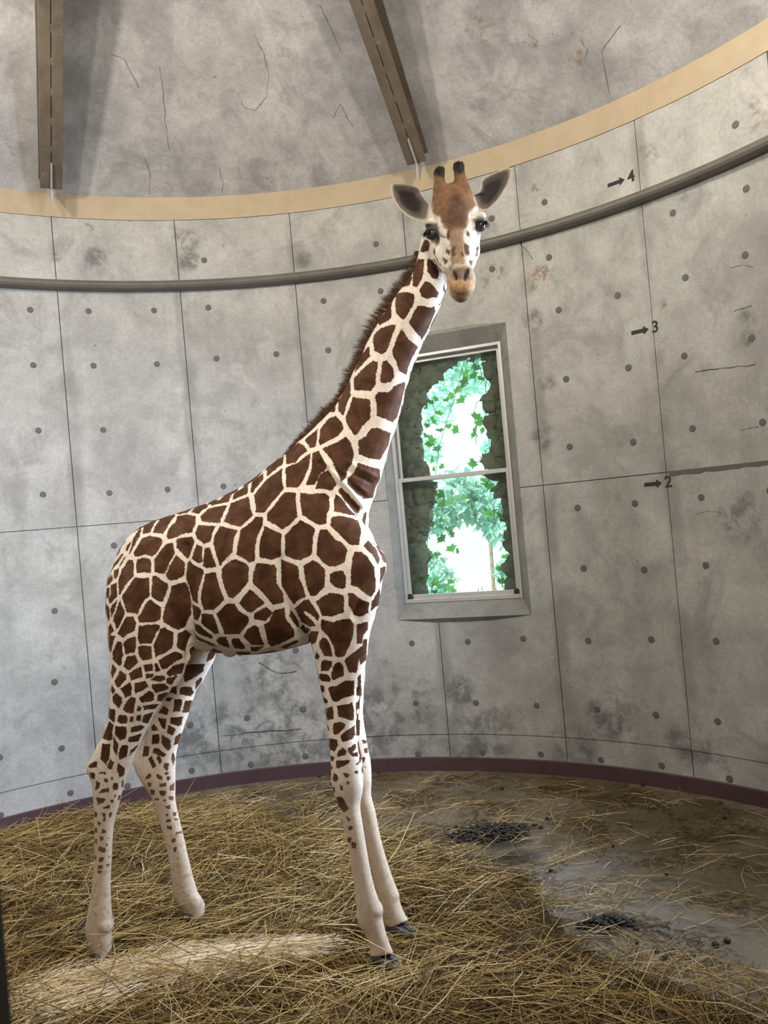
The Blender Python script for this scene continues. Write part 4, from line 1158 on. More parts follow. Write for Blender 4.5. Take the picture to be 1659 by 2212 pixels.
# head
hr = []
for s in smooth_secs([(c[0], c[1], w, d, h) for c, w, d, h in HEAD], 3):
    c = at_y(s[0], s[1], s[3])
    hr.append((c, H_AX * (s[2] / F_PX * s[3]), s[4]))
rings = []
for i, (c, a, h) in enumerate(hr):
    t = (hr[min(i + 1, len(hr) - 1)][0] - hr[max(i - 1, 0)][0]).normalized()
    d = a.normalized().cross(t).normalized()
    if d.y > 0: d = -d                                     # the face side, towards the visitor
    r = []
    for k in range(32):
        q = 2 * math.pi * k / 32
        x, y = math.cos(q), math.sin(q)
        nar = 1.0 - (0.20 if 3 < i / 3 < 9 else 0.08) * max(0, y) ** 1.5       # the bridge is narrower than the jaws
        r.append(c + a * x * nar + d * (y * h * (0.92 if y > 0 else 1.0)))
    rings.append(r)
add_rings(gb, rings)
Hd = (-(at_y(993, 585, 3.39) - at_y(976, 448, 3.49)).normalized().cross(H_AX)).normalized()
if Hd.y > 0: Hd = -Hd
HAXIS = (at_y(993, 585, 3.39) - at_y(976, 448, 3.49)).normalized()
# brows, forehead bump, cheeks, lips, nostril rims
ball(at_y(932, 483, 3.43), 0.030, (1, 1, .7))
ball(at_y(1035, 468, 3.43), 0.030, (1, 1, .7))
ball(at_y(984, 455, 3.415), 0.042, (1, .7, 1.3))
ball(at_y(989, 520, 3.375), 0.036, (.8, .7, 2.0))
ball(at_y(947, 545, 3.45), 0.036, (.8, 1, 1.4))
ball(at_y(1024, 538, 3.45), 0.032, (.8, 1, 1.5))
ball(at_y(981, 590, 3.335), 0.021, (.9, .9, 1.2))
ball(at_y(1010, 587, 3.335), 0.021, (.9, .9, 1.2))
ball(at_y(997, 622, 3.322), 0.048, (.95, .7, .75))
ball(at_y(998, 640, 3.345), 0.032, (1, .8, .7))
# ossicones
OSS = []
for pts in ([(956, 434, 3.47, .046), (951, 412, 3.475, .032), (949, 388, 3.485, .023), (949, 374, 3.49, .0235), (950, 365, 3.494, .019)],
            [(1000, 428, 3.47, .046), (998, 403, 3.475, .033), (993, 378, 3.485, .024), (991, 362, 3.49, .024), (990, 353, 3.494, .018)]):
    rings = []
    P = [at_y(x, y, d) for x, y, d, r in pts]
    OSS.append(P)
    for i, p in enumerate(P):
        t = (P[min(i + 1, 4)] - P[max(i - 1, 0)]).normalized()
        a = H_AX - t * H_AX.dot(t); a.normalize()
        rings.append(ring_of(p, a * pts[i][3], t.cross(a) * pts[i][3], 2, 16))
    add_rings(gb, rings)
# tail, hanging close behind the rump
TAIL = [at_s(262, 1225, .03), at_s(256, 1262, .05), at_s(262, 1330, .07), at_s(268, 1420, .08), at_s(280, 1490, .08)]
add_tube(gb, TAIL, [0.05, 0.034, 0.024, 0.017, 0.013], 12)

bmesh.ops.recalc_face_normals(gb, faces=gb.faces[:])
me0 = bpy.data.meshes.new('giraffe_rough')
gb.to_mesh(me0); gb.free()
tmp = bpy.data.objects.new('giraffe_rough', me0)
COL.objects.link(tmp)
md = tmp.modifiers.new('r', 'REMESH'); md.mode = 'VOXEL'; md.voxel_size = 0.0055; md.use_smooth_shade = True
md = tmp.modifiers.new('s', 'SMOOTH'); md.factor = 0.5; md.iterations = 7
bpy.context.view_layer.update()
gme = bpy.data.meshes.new_from_object(tmp.evaluated_get(bpy.context.evaluated_depsgraph_get()))
bpy.data.objects.remove(tmp)
gme.name = 'giraffe_skin'

nv = len(gme.vertices)
co = np.empty(nv * 3); gme.vertices.foreach_get('co', co); co = co.reshape(-1, 3)
no = np.empty(nv * 3); gme.vertices.foreach_get('normal', no); no = no.reshape(-1, 3)
view = co - np.array(CAM_POS); vdist = np.linalg.norm(view, axis=1)
facing = -(no * view).sum(1) / vdist
uv = project(co)


def sstep(x, a, b):
    t = np.clip((x - a) / (b - a), 0, 1)
    return t * t * (3 - 2 * t)


def seg_dist(p, a, b):
    ab = b - a
    t = np.clip(((p - a) @ ab) / (ab @ ab + 1e-9), 0, 1)
    return np.linalg.norm(p - (a + t[:, None] * ab), axis=1)


def poly_sd(P, poly):
    """signed distance in px, positive inside"""
    poly = np.array(poly, float)
    d = np.full(len(P), 1e9); ins = np.zeros(len(P), bool)
    for i in range(len(poly)):
        a, b = poly[i - 1], poly[i]
        d = np.minimum(d, seg_dist(P, a, b))
        c = (a[1] > P[:, 1]) != (b[1] > P[:, 1])
        with np.errstate(divide='ignore', invalid='ignore'):
            xi = (b[0] - a[0]) * (P[:, 1] - a[1]) / (b[1] - a[1]) + a[0]
        ins ^= c & (P[:, 0] < xi)
    return np.where(ins, d, -d)


# relief: carve folds, nostrils, mouth, eye sockets, creases by moving skin along its normal
def carve(line, depth, width, mask=None, two=False):
    """a groove along a px polyline on the side that faces the visitor (metres, px)"""
    L = np.array(line, float)
    d = np.full(nv, 1e9)
    for i in range(len(L) - 1):
        d = np.minimum(d, seg_dist(uv, L[i], L[i + 1]))
    w = np.exp(-(d / width) ** 2) * (sstep(facing, 0.0, 0.25))
    if mask is not None: w = w * mask
    global disp
    disp -= w * depth


disp = np.zeros(nv)
near = (co @ np.array(LAT) - float(LAT.dot(P0))) < 0.0
HEADPX = [(900, 330), (1110, 330), (1075, 520), (1040, 600), (1040, 665), (985, 665), (962, 625), (958, 600), (960, 585), (948, 572), (936, 548), (927, 520), (900, 505)]
headm = (poly_sd(uv, HEADPX) > 0) & (co[:, 1] < 3.535)
for ln, dp, w in [([(690, 1000), (722, 1040), (748, 1072), (775, 1105)], .012, 6), ([(705, 1000), (735, 1035), (765, 1070), (783, 1093)], -.009, 5), ([(716, 1010), (760, 1045), (790, 1075)], .008, 5),
                  ([(745, 1035), (790, 1062)], -.006, 5), ([(748, 1015), (800, 1042)], .007, 5), ([(755, 1000), (812, 1030)], -.005, 5),
                  ([(402, 1180), (399, 1240), (408, 1300), (414, 1360), (408, 1420)], .018, 10), ([(600, 1205), (606, 1265), (625, 1320), (650, 1370)], .018, 11),
                  ([(492, 1214), (535, 1222)], .004, 3), ([(640, 1160), (600, 1230)], .005, 25), ([(470, 1150), (450, 1260)], -.008, 40), ([(540, 1120), (545, 1330)], .006, 30), ([(505, 1120), (515, 1330)], -.004, 20), ([(580, 1150), (590, 1330)], -.004, 20),
                  ([(255, 1350), (285, 1450), (262, 1560)], .006, 12), ([(330, 1430), (300, 1540)], -.006, 14), ([(243, 1600), (232, 1640)], .010, 8), ([(690, 1360), (705, 1440), (712, 1540)], .004, 10),
                  ([(773, 1490), (776, 1600), (784, 1690)], .008, 4), ([(760, 1290), (735, 1350), (730, 1420)], -.008, 22), ([(775, 1310), (768, 1330)], .010, 9),
                  ([(850, 990), (800, 1090)], .0, 5), ([(900, 640), (800, 860), (740, 1000)], -.004, 18), ([(930, 690), (850, 900)], .004, 14)]:
    carve(ln, dp, w, near)
for ln, dp, w in [([(978, 584), (983, 591), (984, 600)], .017, 3.6), ([(1010, 586), (1007, 592), (1005, 601)], .017, 3.6), ([(972, 582), (974, 600), (984, 608)], .004, 3), ([(1019, 582), (1019, 598), (1008, 606)], .004, 3),
                  ([(966, 624), (980, 634), (1000, 638), (1016, 632), (1025, 620)], .0022, 2.5), ([(940, 518), (955, 548), (966, 575)], .007, 7), ([(1036, 505), (1030, 545), (1022, 575)], .005, 6),
                  ([(926, 492), (934, 507), (938, 520)], .010, 9), ([(1044, 478), (1039, 492), (1036, 504)], .010, 8), ([(950, 470), (945, 490), (950, 512)], .006, 8), ([(1018, 462), (1022, 480), (1018, 500)], .006, 7),
                  ([(975, 410), (978, 430)], .008, 9), ([(924, 466), (938, 462), (948, 472)], .003, 2), ([(922, 472), (938, 467), (949, 478)], .003, 2), ([(1018, 455), (1030, 450), (1042, 456)], .003, 2), ([(1018, 461), (1030, 456), (1042, 462)], .003, 2)]:
    carve(ln, dp, w, headm)
co = co + no * disp[:, None]
gme.vertices.foreach_set('co', co.ravel())

# ---- coat: distance to the patch edges (px of the photo, about 2 mm each), kept on the skin as an attribute
sd = np.full(nv, -40.0)
mirror_ok = np.ones(nv, bool)
for (x0, y0, s, polys) in PATCH.values():
    for pl in polys:
        p = np.array(pl, float) / s + np.array([x0, y0])
        lo, hi = p.min(0) - 25, p.max(0) + 25
        k = np.where((uv[:, 0] > lo[0]) & (uv[:, 0] < hi[0]) & (uv[:, 1] > lo[1]) & (uv[:, 1] < hi[1]))[0]
        if len(k):
            sd[k] = np.maximum(sd[k], poly_sd(uv[k], p))
# skin seen edge-on and the inner faces: cells round scattered centres instead
legz = co[:, 2] < 0.85
cand = np.where((facing < 0.45) & ~legz & (uv[:, 1] > 560))[0]
RNG.shuffle(cand)
seeds = []
kd = None
grid = {}
for i in cand:
    c = co[i]
    rmin = 0.105 if c[2] > 1.3 else 0.085
    key = tuple((c / 0.12).astype(int))
    ok = True
    for dx in (-1, 0, 1):
        for dy in (-1, 0, 1):
            for dz in (-1, 0, 1):
                for q in grid.get((key[0] + dx, key[1] + dy, key[2] + dz), ()):
                    if (q[0] - c[0]) ** 2 + (q[1] - c[1]) ** 2 + (q[2] - c[2]) ** 2 < rmin * rmin:
                        ok = False
    if ok:
        grid.setdefault(key, []).append(c); seeds.append(c)
kd = kdtree.KDTree(len(seeds))
for i, c in enumerate(seeds): kd.insert(c, i)
kd.balance()
w_edge = 1 - sstep(facing, 0.10, 0.26)
ks = np.where((w_edge > 0.01) & ~legz & (uv[:, 1] > 560))[0]
for i in ks:
    f = kd.find_n(co[i], 2)
    d1, d2 = f[0][2], f[1][2]
    sv = ((d2 - d1) * 0.5 - 0.010) * 480
    sd[i] = sd[i] * (1 - w_edge[i]) + sv * w_edge[i]
sd[headm] = -40

# ---- colours that differ along the body
dark = np.tile(np.array([0.074, 0.029, 0.0115]), (nv, 1))
light_ = np.tile(np.array([0.80, 0.70, 0.58]), (nv, 1))
z = co[:, 2]
lowf = sstep(z, 1.05, 0.55)[:, None]
dark = dark * (1 - lowf) + np.array([0.17, 0.085, 0.045]) * lowf
light_ = light_ * (1 - lowf) + np.array([0.62, 0.50, 0.37]) * lowf
# head and horns painted by soft regions
Z1 = lambda pts: np.array(pts, float) / 5.184 + np.array([820, 320])
hm = headm | (uv[:, 1] < 480)
huv = uv + 3.0 * np.array([[mnoise.noise(Vector(p) * 55), mnoise.noise(Vector(p) * 55 + Vector((9, 9, 9)))] if h else [0, 0] for p, h in zip(co, hm)])
hcol = np.tile(np.array([0.72, 0.64, 0.54]), (nv, 1))


def paint(poly, col, soft, amt=1.0):
    global hcol
    k = np.where(hm)[0]
    f = sstep(poly_sd(huv[k], Z1(poly)), -soft, soft)[:, None] * amt
    hcol[k] = hcol[k] * (1 - f) + np.array(col) * f


paint([(560, 120), (1040, 80), (1060, 520), (1090, 640), (1010, 720), (985, 860), (940, 920), (780, 940), (720, 880), (660, 770), (590, 720), (570, 560)], (0.190, 0.102, 0.050), 4)
paint([(800, 500), (900, 520), (980, 640), (960, 860), (800, 880), (720, 780), (760, 640)], (0.085, 0.046, 0.032), 9, .8)
paint([(770, 920), (930, 890), (950, 1000), (940, 1200), (980, 1300), (800, 1310), (790, 1150)], (0.26, 0.160, 0.090), 4, .9)
for p in ([(965, 920), (1020, 930), (1010, 995), (980, 990)], [(945, 1050), (1000, 1080), (1010, 1190), (950, 1190)], [(1000, 1260), (1060, 1250), (1045, 1320), (1010, 1310)], [(750, 1110), (795, 1150), (775, 1210), (735, 1170)], [(800, 1150), (840, 1100), (845, 1200), (810, 1220)],
          [(610, 1200), (690, 1310), (650, 1300)], [(690, 1220), (760, 1260), (720, 1310)], [(900, 1150), (940, 1170), (945, 1210), (910, 1210)], [(755, 930), (790, 920), (785, 1020), (755, 1010)], [(680, 960), (750, 1000), (735, 1010), (680, 985)], [(1090, 1100), (1125, 1090), (1110, 1200), (1085, 1240)], [(590, 1130), (620, 1120), (620, 1200), (600, 1190)]):
    paint(p, (0.095, 0.048, 0.030), 1.6, 1.0)
paint([(520, 850), (640, 830), (665, 950), (650, 1060), (610, 1100), (560, 1010), (490, 930)], (0.075, 0.060, 0.048), 4, .9)
paint([(1050, 790), (1130, 760), (1180, 820), (1180, 930), (1140, 960), (1085, 900)], (0.075, 0.060, 0.048), 4, .9)
paint([(470, 880), (500, 860), (520, 900), (490, 920)], (0.16, 0.14, 0.12), 2)
paint([(725, 1345), (800, 1310), (1020, 1300), (1075, 1340), (1090, 1490), (860, 1500), (730, 1500)], (0.30, 0.215, 0.14), 5, .85)
paint([(785, 1350), (1025, 1340), (1035, 1470), (860, 1490), (800, 1450)], (0.125, 0.088, 0.064), 5, .9)
paint([(740, 1480), (790, 1440), (860, 1490), (1040, 1470), (1085, 1480), (1060, 1640), (950, 1730), (820, 1690)], (0.36, 0.225, 0.115), 4)
paint([(850, 1640), (990, 1600), (1040, 1640), (960, 1740), (860, 1730)], (0.20, 0.115, 0.060), 6, .9)
paint([(800, 1360), (850, 1370), (860, 1460), (835, 1460)], (0.02, 0.014, 0.012), 2)
paint([(960, 1460), (950, 1400), (1000, 1360), (1010, 1380), (975, 1450)], (0.02, 0.014, 0.012), 2)
paint([(585, 140), (750, 140), (750, 260), (720, 335), (650, 310), (590, 300)], (0.016, 0.013, 0.012), 5)
paint([(800, 100), (970, 90), (980, 265), (900, 285), (830, 265)], (0.016, 0.013, 0.012), 5)
for i in np.where(hm)[0]:
    p = Vector(co[i])
    hcol[i] *= 1 + .30 * mnoise.noise(p * 42) + .28 * mnoise.noise(Vector((p.x * 190, p.y * 190, p.z * 60)))
hcol = np.clip(hcol, 0.004, 0.9)
basecol = light_.copy()
headw = hm.astype(float)
for nm, arr in (('coat_light', np.where(hm[:, None], hcol, light_)), ('coat_dark', dark)):
    at = gme.attributes.new(nm, 'FLOAT_COLOR', 'POINT')
    at.data.foreach_set('color', np.concatenate([arr, np.ones((nv, 1))], 1).astype(np.float32).ravel())
at = gme.attributes.new('patch', 'FLOAT', 'POINT'); at.data.foreach_set('value', np.where(hm, -40, sd).astype(np.float32))
hind = sstep(-(co - np.array(P0)) @ np.array(FWD), 0.55, 0.75)
low = sstep(z, 0.80, 0.35) * (0.25 + 0.75 * hind)
at = gme.attributes.new('shank', 'FLOAT', 'POINT'); at.data.foreach_set('value', low.astype(np.float32))

N = NT('giraffe_coat')
pos = N.coord()
sdn = N.attr('patch').outputs['Fac']
jag = N.math('MULTIPLY', N.math('SUBTRACT', N.noise(pos, 150, 3, 0.6), 0.5), 6.0)
jag2 = N.math('MULTIPLY', N.math('SUBTRACT', N.noise(pos, 40, 3, 0.6), 0.5), 4.0)
edge = N.ss(N.math('ADD', sdn, N.math('ADD', jag, jag2)), -1.0, 1.0)
shank = N.attr('shank').outputs['Fac']
spots = N.math('MULTIPLY', N.ss(N.noise(pos, 42, 3, 0.55), 0.50, 0.66), N.math('MULTIPLY', shank, 0.5))
dk, lt = N.attr('coat_dark').outputs['Color'], N.attr('coat_light').outputs['Color']
mot = N.noise(N.scale(pos, (1, 1, 1)), 16, 5, 0.65, 0.3)
dkv = N.mix(N.ss(mot, 0.35, 0.7), N.mix(0.30, dk, (0, 0, 0)), N.mix(0.16, dk, (0.30, 0.14, 0.07)))
inner = N.ss(sdn, 3, 16)
dkv = N.mix(N.math('MULTIPLY', inner, 0.18), dkv, (0.03, 0.014, 0.01))
hair = N.noise(N.scale(pos, (260, 260, 90)), 1.0, 2, 0.5)
ltv = N.mix(N.math('MULTIPLY', N.ss(N.noise(pos, 30, 4, 0.6), 0.40, 0.75), 0.30), lt, N.mix(0.5, lt, (0.18, 0.12, 0.08)))
ltv = N.mix(N.math('MULTIPLY', N.ss(N.noise(pos, 75, 3, 0.65), 0.45, 0.72), 0.28), ltv, N.mix(0.75, ltv, (0.10, 0.06, 0.035)))
ltv = N.mix(spots, ltv, (0.27, 0.17, 0.10))
col = N.mix(edge, ltv, dkv)
flk = N.math('MULTIPLY', N.ss(N.noise(pos, 90, 2, 0.5), 0.70, 0.76), 0.35)
col = N.mix(N.math('MULTIPLY', flk, edge), col, (0.30, 0.20, 0.13))
M['coat'] = N.done(N.bsdf(col, 0.62, N.bump(N.math('ADD', hair, N.math('MULTIPLY', mot, 0.5)), 0.22, 0.004), spec=0.12))

G_BASE = at_s(520, 2030, 0); G_BASE.z = 0
giraffe = empty('giraffe', G_BASE, 'young reticulated giraffe standing in straw with its head turned to the viewer', 'giraffe')
body = link('body', gme, M['coat'], giraffe)
gme.polygons.foreach_set('use_smooth', [True] * len(gme.polygons))

# ---- eyes with lids and lashes
M['eye'] = N = None
N = NT('dark_eye'); M['eye'] = N.done(N.bsdf((0.006, 0.004, 0.004), 0.04, spec=0.8))
M['lid'] = mat_paint('dark_eyelid', (0.035, 0.028, 0.024), 0.6)
M['hair'] = mat_paint('black_hair', (0.010, 0.009, 0.009), 0.55)
for (px, py, dpt, r, outx) in ((931, 504, 3.407, 0.0235, -1), (1037, 487, 3.412, 0.0235, 1)):
    c = at_y(px, py, dpt)
    out = (H_AX * outx * 0.75 + Vector((0, -0.65, -0.05))).normalized()
    upv = -HAXIS
    upv = (upv - out * upv.dot(out)).normalized()
    sidev = upv.cross(out)
    b = bmesh.new()
    bmesh.ops.create_uvsphere(b, u_segments=24, v_segments=16, radius=r)
    for v in b.verts: v.co = c + v.co
    e = link('eye', bm_mesh('eye', b, True), M['eye'], giraffe)
    for nm, p0, p1, rs in (('upper_eyelid', 2.2, 0.34, 1.10), ('lower_eyelid', -2.2, -0.62, 1.07)):
        b = bmesh.new()
        rings = []
        for lay in (0, 1):
            pass
        NP, NH = 10, 14
        for i in range(NP + 1):
            ph = p0 + (p1 - p0) * i / NP
            row = []
            for rr in (r * rs, r * (rs - .12)):
                seq = range(NH + 1) if rr == r * rs else range(NH, -1, -1)
                for k in seq:
                    al = -1.45 + 2.9 * k / NH
                    # the lid margin curves down towards the corners of the eye
                    pe = ph * (1 - 0.55 * (abs(al) / 1.45) ** 2 * (i / NP))
                    thick = rr * (1 + (.05 if i == NP and rr == r * rs else 0))
                    row.append(c + (sidev * math.sin(al) + (out * math.cos(pe) + upv * math.sin(pe)) * math.cos(al)) * thick)
            rings.append(row)
        add_rings(b, rings)
        link(nm, bm_mesh(nm, b, True), M['lid'], giraffe)
    b = bmesh.new()
    for k in range(26):
        al = -1.2 + 2.4 * k / 25
        pe = 0.34 * (1 - 0.55 * (abs(al) / 1.45) ** 2)
        x = math.sin(al) * r
        p = c + (sidev * math.sin(al) + (out * math.cos(pe) + upv * math.sin(pe)) * math.cos(al)) * r * 1.10
        q = p + (out * 0.9 + sidev * (x / r) * 0.5 - upv * 0.30).normalized() * random.uniform(.014, .024)
        q2 = q + upv * 0.006
        add_tube(b, [p, (p * .4 + q * .6) - upv * .002, q2], [0.0009, 0.0007, 0.0002], 4)
    link('eyelashes', bm_mesh('eyelashes', b), M['hair'], giraffe)['kind'] = 'stuff'

# ---- ears: cupped shells
def ear(px_out, root_px, depth, tip_back, cup, mid):
    O = smooth_secs([np.array(Z1([p])[0]) for p in px_out] + [np.array(Z1([px_out[0]])[0])], 4)[:-1]
    O = np.array(O)
    c0 = Z1([mid])[0]
    rt = Z1([root_px])[0]
    L = np.linalg.norm(O - rt, axis=1).max()
    fr = [1.0, 0.96, 0.85, 0.68, 0.48, 0.26, 0.08]
    V, F, A = [], [], []
    n = len(O)
    for layer in (0, 1):
        for f in fr:
            for p in O:
                q = c0 + (p - c0) * f
                dd = np.linalg.norm(q - rt) / L
                push = depth + tip_back * dd + cup * (1 - f ** 2.2) + (0.006 if layer else 0) * (1 if f < .99 else .2)
                V.append(at_y(q[0], q[1], push))
                A.append((layer, f, dd))
    m_ = len(fr)
    for layer in (0, 1):
        o = layer * m_ * n
        for i in range(m_ - 1):
            for j in range(n):
                q = (j + 1) % n
                f4 = (o + i * n + j, o + i * n + q, o + (i + 1) * n + q, o + (i + 1) * n + j)
                F.append(f4 if layer == 0 else f4[::-1])
        last = tuple(o + (m_ - 1) * n + j for j in range(n))
        F.append(last if layer == 0 else last[::-1])
    for j in range(n):
        q = (j + 1) % n
        F.append((j, m_ * n + j, m_ * n + q, q))
    me = mesh('ear', V, F, True)
    cols = np.zeros((len(V), 4), np.float32); cols[:, 3] = 1
    for i, (layer, f, dd) in enumerate(A):
        if layer == 1:
            c = np.array([0.50, 0.36, 0.24])
        else:
            rim = sstep(np.array(f), 0.90, 0.99)
            mid = np.array([0.040, 0.028, 0.022]) * (1 - .0) if True else 0
            inn = sstep(np.array(f), 0.45, 0.85)
            c = np.array([0.030, 0.022, 0.018]) * (1 - inn) + np.array([0.16, 0.135, 0.11]) * inn
            c = c * (1 - rim) + np.array([0.72, 0.60, 0.46]) * rim
        cols[i, :3] = c
    at = me.attributes.new('ear_col', 'FLOAT_COLOR', 'POINT'); at.data.foreach_set('color', cols.ravel())
    bm = bmesh.new(); bm.from_mesh(me); bmesh.ops.recalc_face_normals(bm, faces=bm.faces[:]); bm.to_mesh(me); bm.free()
    return me


N = NT('ear_fur')
pos = N.coord()
f = N.ss(N.noise(N.scale(pos, (60, 60, 60)), 1.0, 4, 0.6), 0.35, 0.7)
c = N.attr('ear_col').outputs['Color']
M['ear'] = N.done(N.bsdf(N.mix(N.math('MULTIPLY', f, .45), c, N.mix(.5, c, (0.01, 0.008, 0.006))), 0.7, spec=0.2))
link('ear', ear([(575, 640), (480, 520), (440, 440), (300, 402), (170, 398), (125, 430), (150, 560), (220, 680), (330, 770), (470, 818), (540, 800)], (560, 720), 3.47, 0.05, 0.030, (330, 590)), M['ear'], giraffe)
link('ear', ear([(1040, 530), (1110, 490), (1140, 410), (1150, 350), (1250, 285), (1400, 228), (1465, 222), (1478, 270), (1450, 380), (1370, 520), (1280, 630), (1190, 700), (1100, 680)], (1060, 600), 3.47, 0.05, 0.030, (1215, 520)), M['ear'], giraffe)

# ---- horn tufts and mane
def strands(bm, p, d, length, width, bend, rnd):
    d = (d + Vector((random.gauss(0, rnd), random.gauss(0, rnd), random.gauss(0, rnd)))).normalized()
    s = d.cross(Vector((random.gauss(0, 1), random.gauss(0, 1), random.gauss(0, 1)))).normalized() * width
    q = p + d * length * .55
    e = p + d * length + bend
    v = [bm.verts.new(x) for x in (p - s, p + s, q + s * .7, q - s * .7, e)]
    bm.faces.new((v[0], v[1], v[2], v[3])); bm.faces.new((v[3], v[2], v[4]))


for P in OSS:
    b = bmesh.new()
    ax = (P[4] - P[2]).normalized()
    for i in range(560):
        t = random.uniform(0.0, 1.25)
        base = P[3] + (P[4] - P[3]) * (t * 1.1 - 0.5)
        a = random.uniform(0, 2 * math.pi)
        rad = H_AX * math.cos(a) + ax.cross(H_AX) * math.sin(a)
        p = base + rad * 0.020 * (1 - 0.35 * max(0, t - .6))
        strands(b, p, rad * .35 + ax * .9, random.uniform(.006, .012), .0012, Vector((0, 0, 0)), .35)
    link('horn_tuft', bm_mesh('horn_tuft', b), M['hair'], giraffe)['kind'] = 'stuff'

M['mane'] = None
N = NT('mane_hair')
h = N.attr('hair_t').outputs['Fac']
c = N.mix(h, (0.15, 0.062, 0.028), (0.045, 0.026, 0.018))
M['mane'] = N.done(N.bsdf(c, 0.6, spec=0.3))
nape = smooth_secs([(912, 545, 12), (891, 592, 24), (868, 622, 27), (848, 650, 27), (826, 685, 30), (804, 720, 30), (785, 762, 26), (766, 800, 24), (748, 838, 20), (731, 868, 18), (716, 890, 26), (700, 905, 26), (678, 927, 20), (655, 947, 18), (636, 966, 12), (616, 985, 6), (600, 1000, 3)], 8)
b = bmesh.new()
vt = []
bvh = BVHTree.FromPolygons([tuple(v) for v in co], [tuple(p.vertices) for p in gme.polygons])
for i in range(len(nape) - 1):
    p0_, p1_ = nape[i], nape[i + 1]
    for k in range(34):
        t = random.random()
        x, y, ln = p0_ + (p1_ - p0_) * t
        off = random.gauss(0, .012)
        P = at_s(x + 3, y + 2, off)
        along = (at_s(*p1_[:2], 0) - at_s(*p0_[:2], 0)).normalized()          # down the neck
        outv = (at_s(x - 6, y - 3.5, 0) - at_s(x, y, 0))
        outv = (outv - along * outv.dot(along)).normalized()
        hit = bvh.ray_cast(P + outv * 0.15, -outv)
        root_p = (hit[0] - outv * 0.006) if hit[0] is not None else P
        clump = 0.75 + 0.5 * mnoise.noise(Vector((i * .9, 0, 0)))
        n0 = len(b.verts)
        strands(b, root_p, outv + along * 0.15 + LAT * off * 6, (ln / 480) * random.uniform(.7, 1.2) * clump + .012, .0011, -along * 0.0 + Vector((0, 0, -.004)), .16)
        vt += [0, 0, .45, .45, 1]
mm = bpy.data.meshes.new('mane'); b.to_mesh(mm); b.free()
at = mm.attributes.new('hair_t', 'FLOAT', 'POINT'); at.data.foreach_set('value', vt)
link('mane', mm, M['mane'], giraffe)['kind'] = 'stuff'
b = bmesh.new()
for i in range(420):
    p = TAIL[-1] + (TAIL[-2] - TAIL[-1]) * random.random() * .3
    strands(b, p + Vector((random.gauss(0, .005), random.gauss(0, .005), 0)), Vector((0.03, 0, -1)), random.uniform(.12, .26), .0012, Vector((random.gauss(0, .015), random.gauss(0, .015), 0)), .06)
link('tail_tuft', bm_mesh('tail_tuft', b), M['hair'], giraffe)['kind'] = 'stuff'

# ---- cloven hooves
M['hoof'] = mat_paint('slate_hoof_horn', (0.045, 0.046, 0.050), 0.45, 0.5, nscale=18)


def hoof(top, fwd, w, ln, h, lift=0.0):
    fwd = Vector((fwd.x, fwd.y, 0)).normalized()
    sd_ = Vector((fwd.y, -fwd.x, 0))
    b = bmesh.new()
    zb = 0.028 + lift
    for s in (-1, 1):
        cen = Vector((top.x, top.y, 0)) + sd_ * s * w * 0.26
        rings = []
        for zf, grow, shift in ((0.0, 1.0, .40), (0.22, 1.03, .37), (0.6, .86, .16), (0.92, .66, -.04), (1.0, .45, -.10)):
            z_ = zb + h * zf * (1.0)
            r = []
            for k in range(16):
                t = 2 * math.pi * k / 16
                x, y = math.cos(t), math.sin(t)
                taper = 1 - 0.45 * max(0, x) ** 1.5
                tilt = -0.32 * h * zf * x if x > 0 else 0
                r.append(cen + fwd * (x * ln * .52 * grow + shift * ln * .6) + sd_ * (y * w * .25 * grow * taper) + Vector((0, 0, z_ + tilt)))
            rings.append(r)
        add_rings(b, rings)
    link('hoof', bm_mesh('hoof', b, True), M['hoof'], giraffe)


for S, off_f, ln in ((FL, FWD, .115), (FR, FWD, .135), (HL, FWD * .5 - LAT * .6, .10), (HR, FWD, .10)):
    s = S[-1]
    c = (at_s(*s[0], s[2]) + at_s(*s[1], s[2])) / 2
    hoof(c, off_f, .092, ln, max(.065, c.z + .020 - .028))


# ================================================================== hay bed, loose straw, droppings
hay_px = [(-330, 1960), (-150, 1845), (0, 1800), (110, 1778), (210, 1756), (300, 1742), (345, 1745), (420, 1752), (500, 1742), (560, 1748), (640, 1785), (720, 1792), (800, 1800), (880, 1808), (930, 1830), (985, 1868), (1060, 1885), (1130, 1890), (1165, 1930),
          (1190, 1985), (1235, 2035), (1290, 2075), (1370, 2105), (1480, 2140), (1600, 2190), (1700, 2240), (1700, 2560), (-330, 2560)]
HAYP = np.array([tuple(at_z(x, y, 0))[:2] for x, y in hay_px])


HOOVES = [tuple(at_z(855, 2078, .03))[:2], tuple(at_z(885, 2018, .03))[:2], tuple(at_z(222, 2085, .03))[:2], tuple(at_z(425, 1995, .03))[:2]]


def hay_in(P):
    return poly_sd(P, HAYP)


def vnoise(P, s, seed=0.0):
    return np.array([mnoise.fractal(Vector((p[0] * s, p[1] * s, seed)), 1.0, 2.0, 3) for p in P])


def hay_height(P):
    d = hay_in(P)
    edge = sstep(d, -0.02, 0.45)
    left = sstep(-P[:, 0], 0.2, 1.6)
    base = 0.016 + 0.020 * edge + 0.022 * edge * left
    n = vnoise(P, 2.3, 2.0)
    for f in HOOVES:                       # trodden down round the front feet
        k = sstep(np.hypot(P[:, 0] - f[0], P[:, 1] - f[1]), 0.08, 0.30)
        base = base * (0.06 + 0.94 * k); n = n * k
    return np.where(d > -0.06, edge * (base + 0.022 * n), 0.0) * 1.0


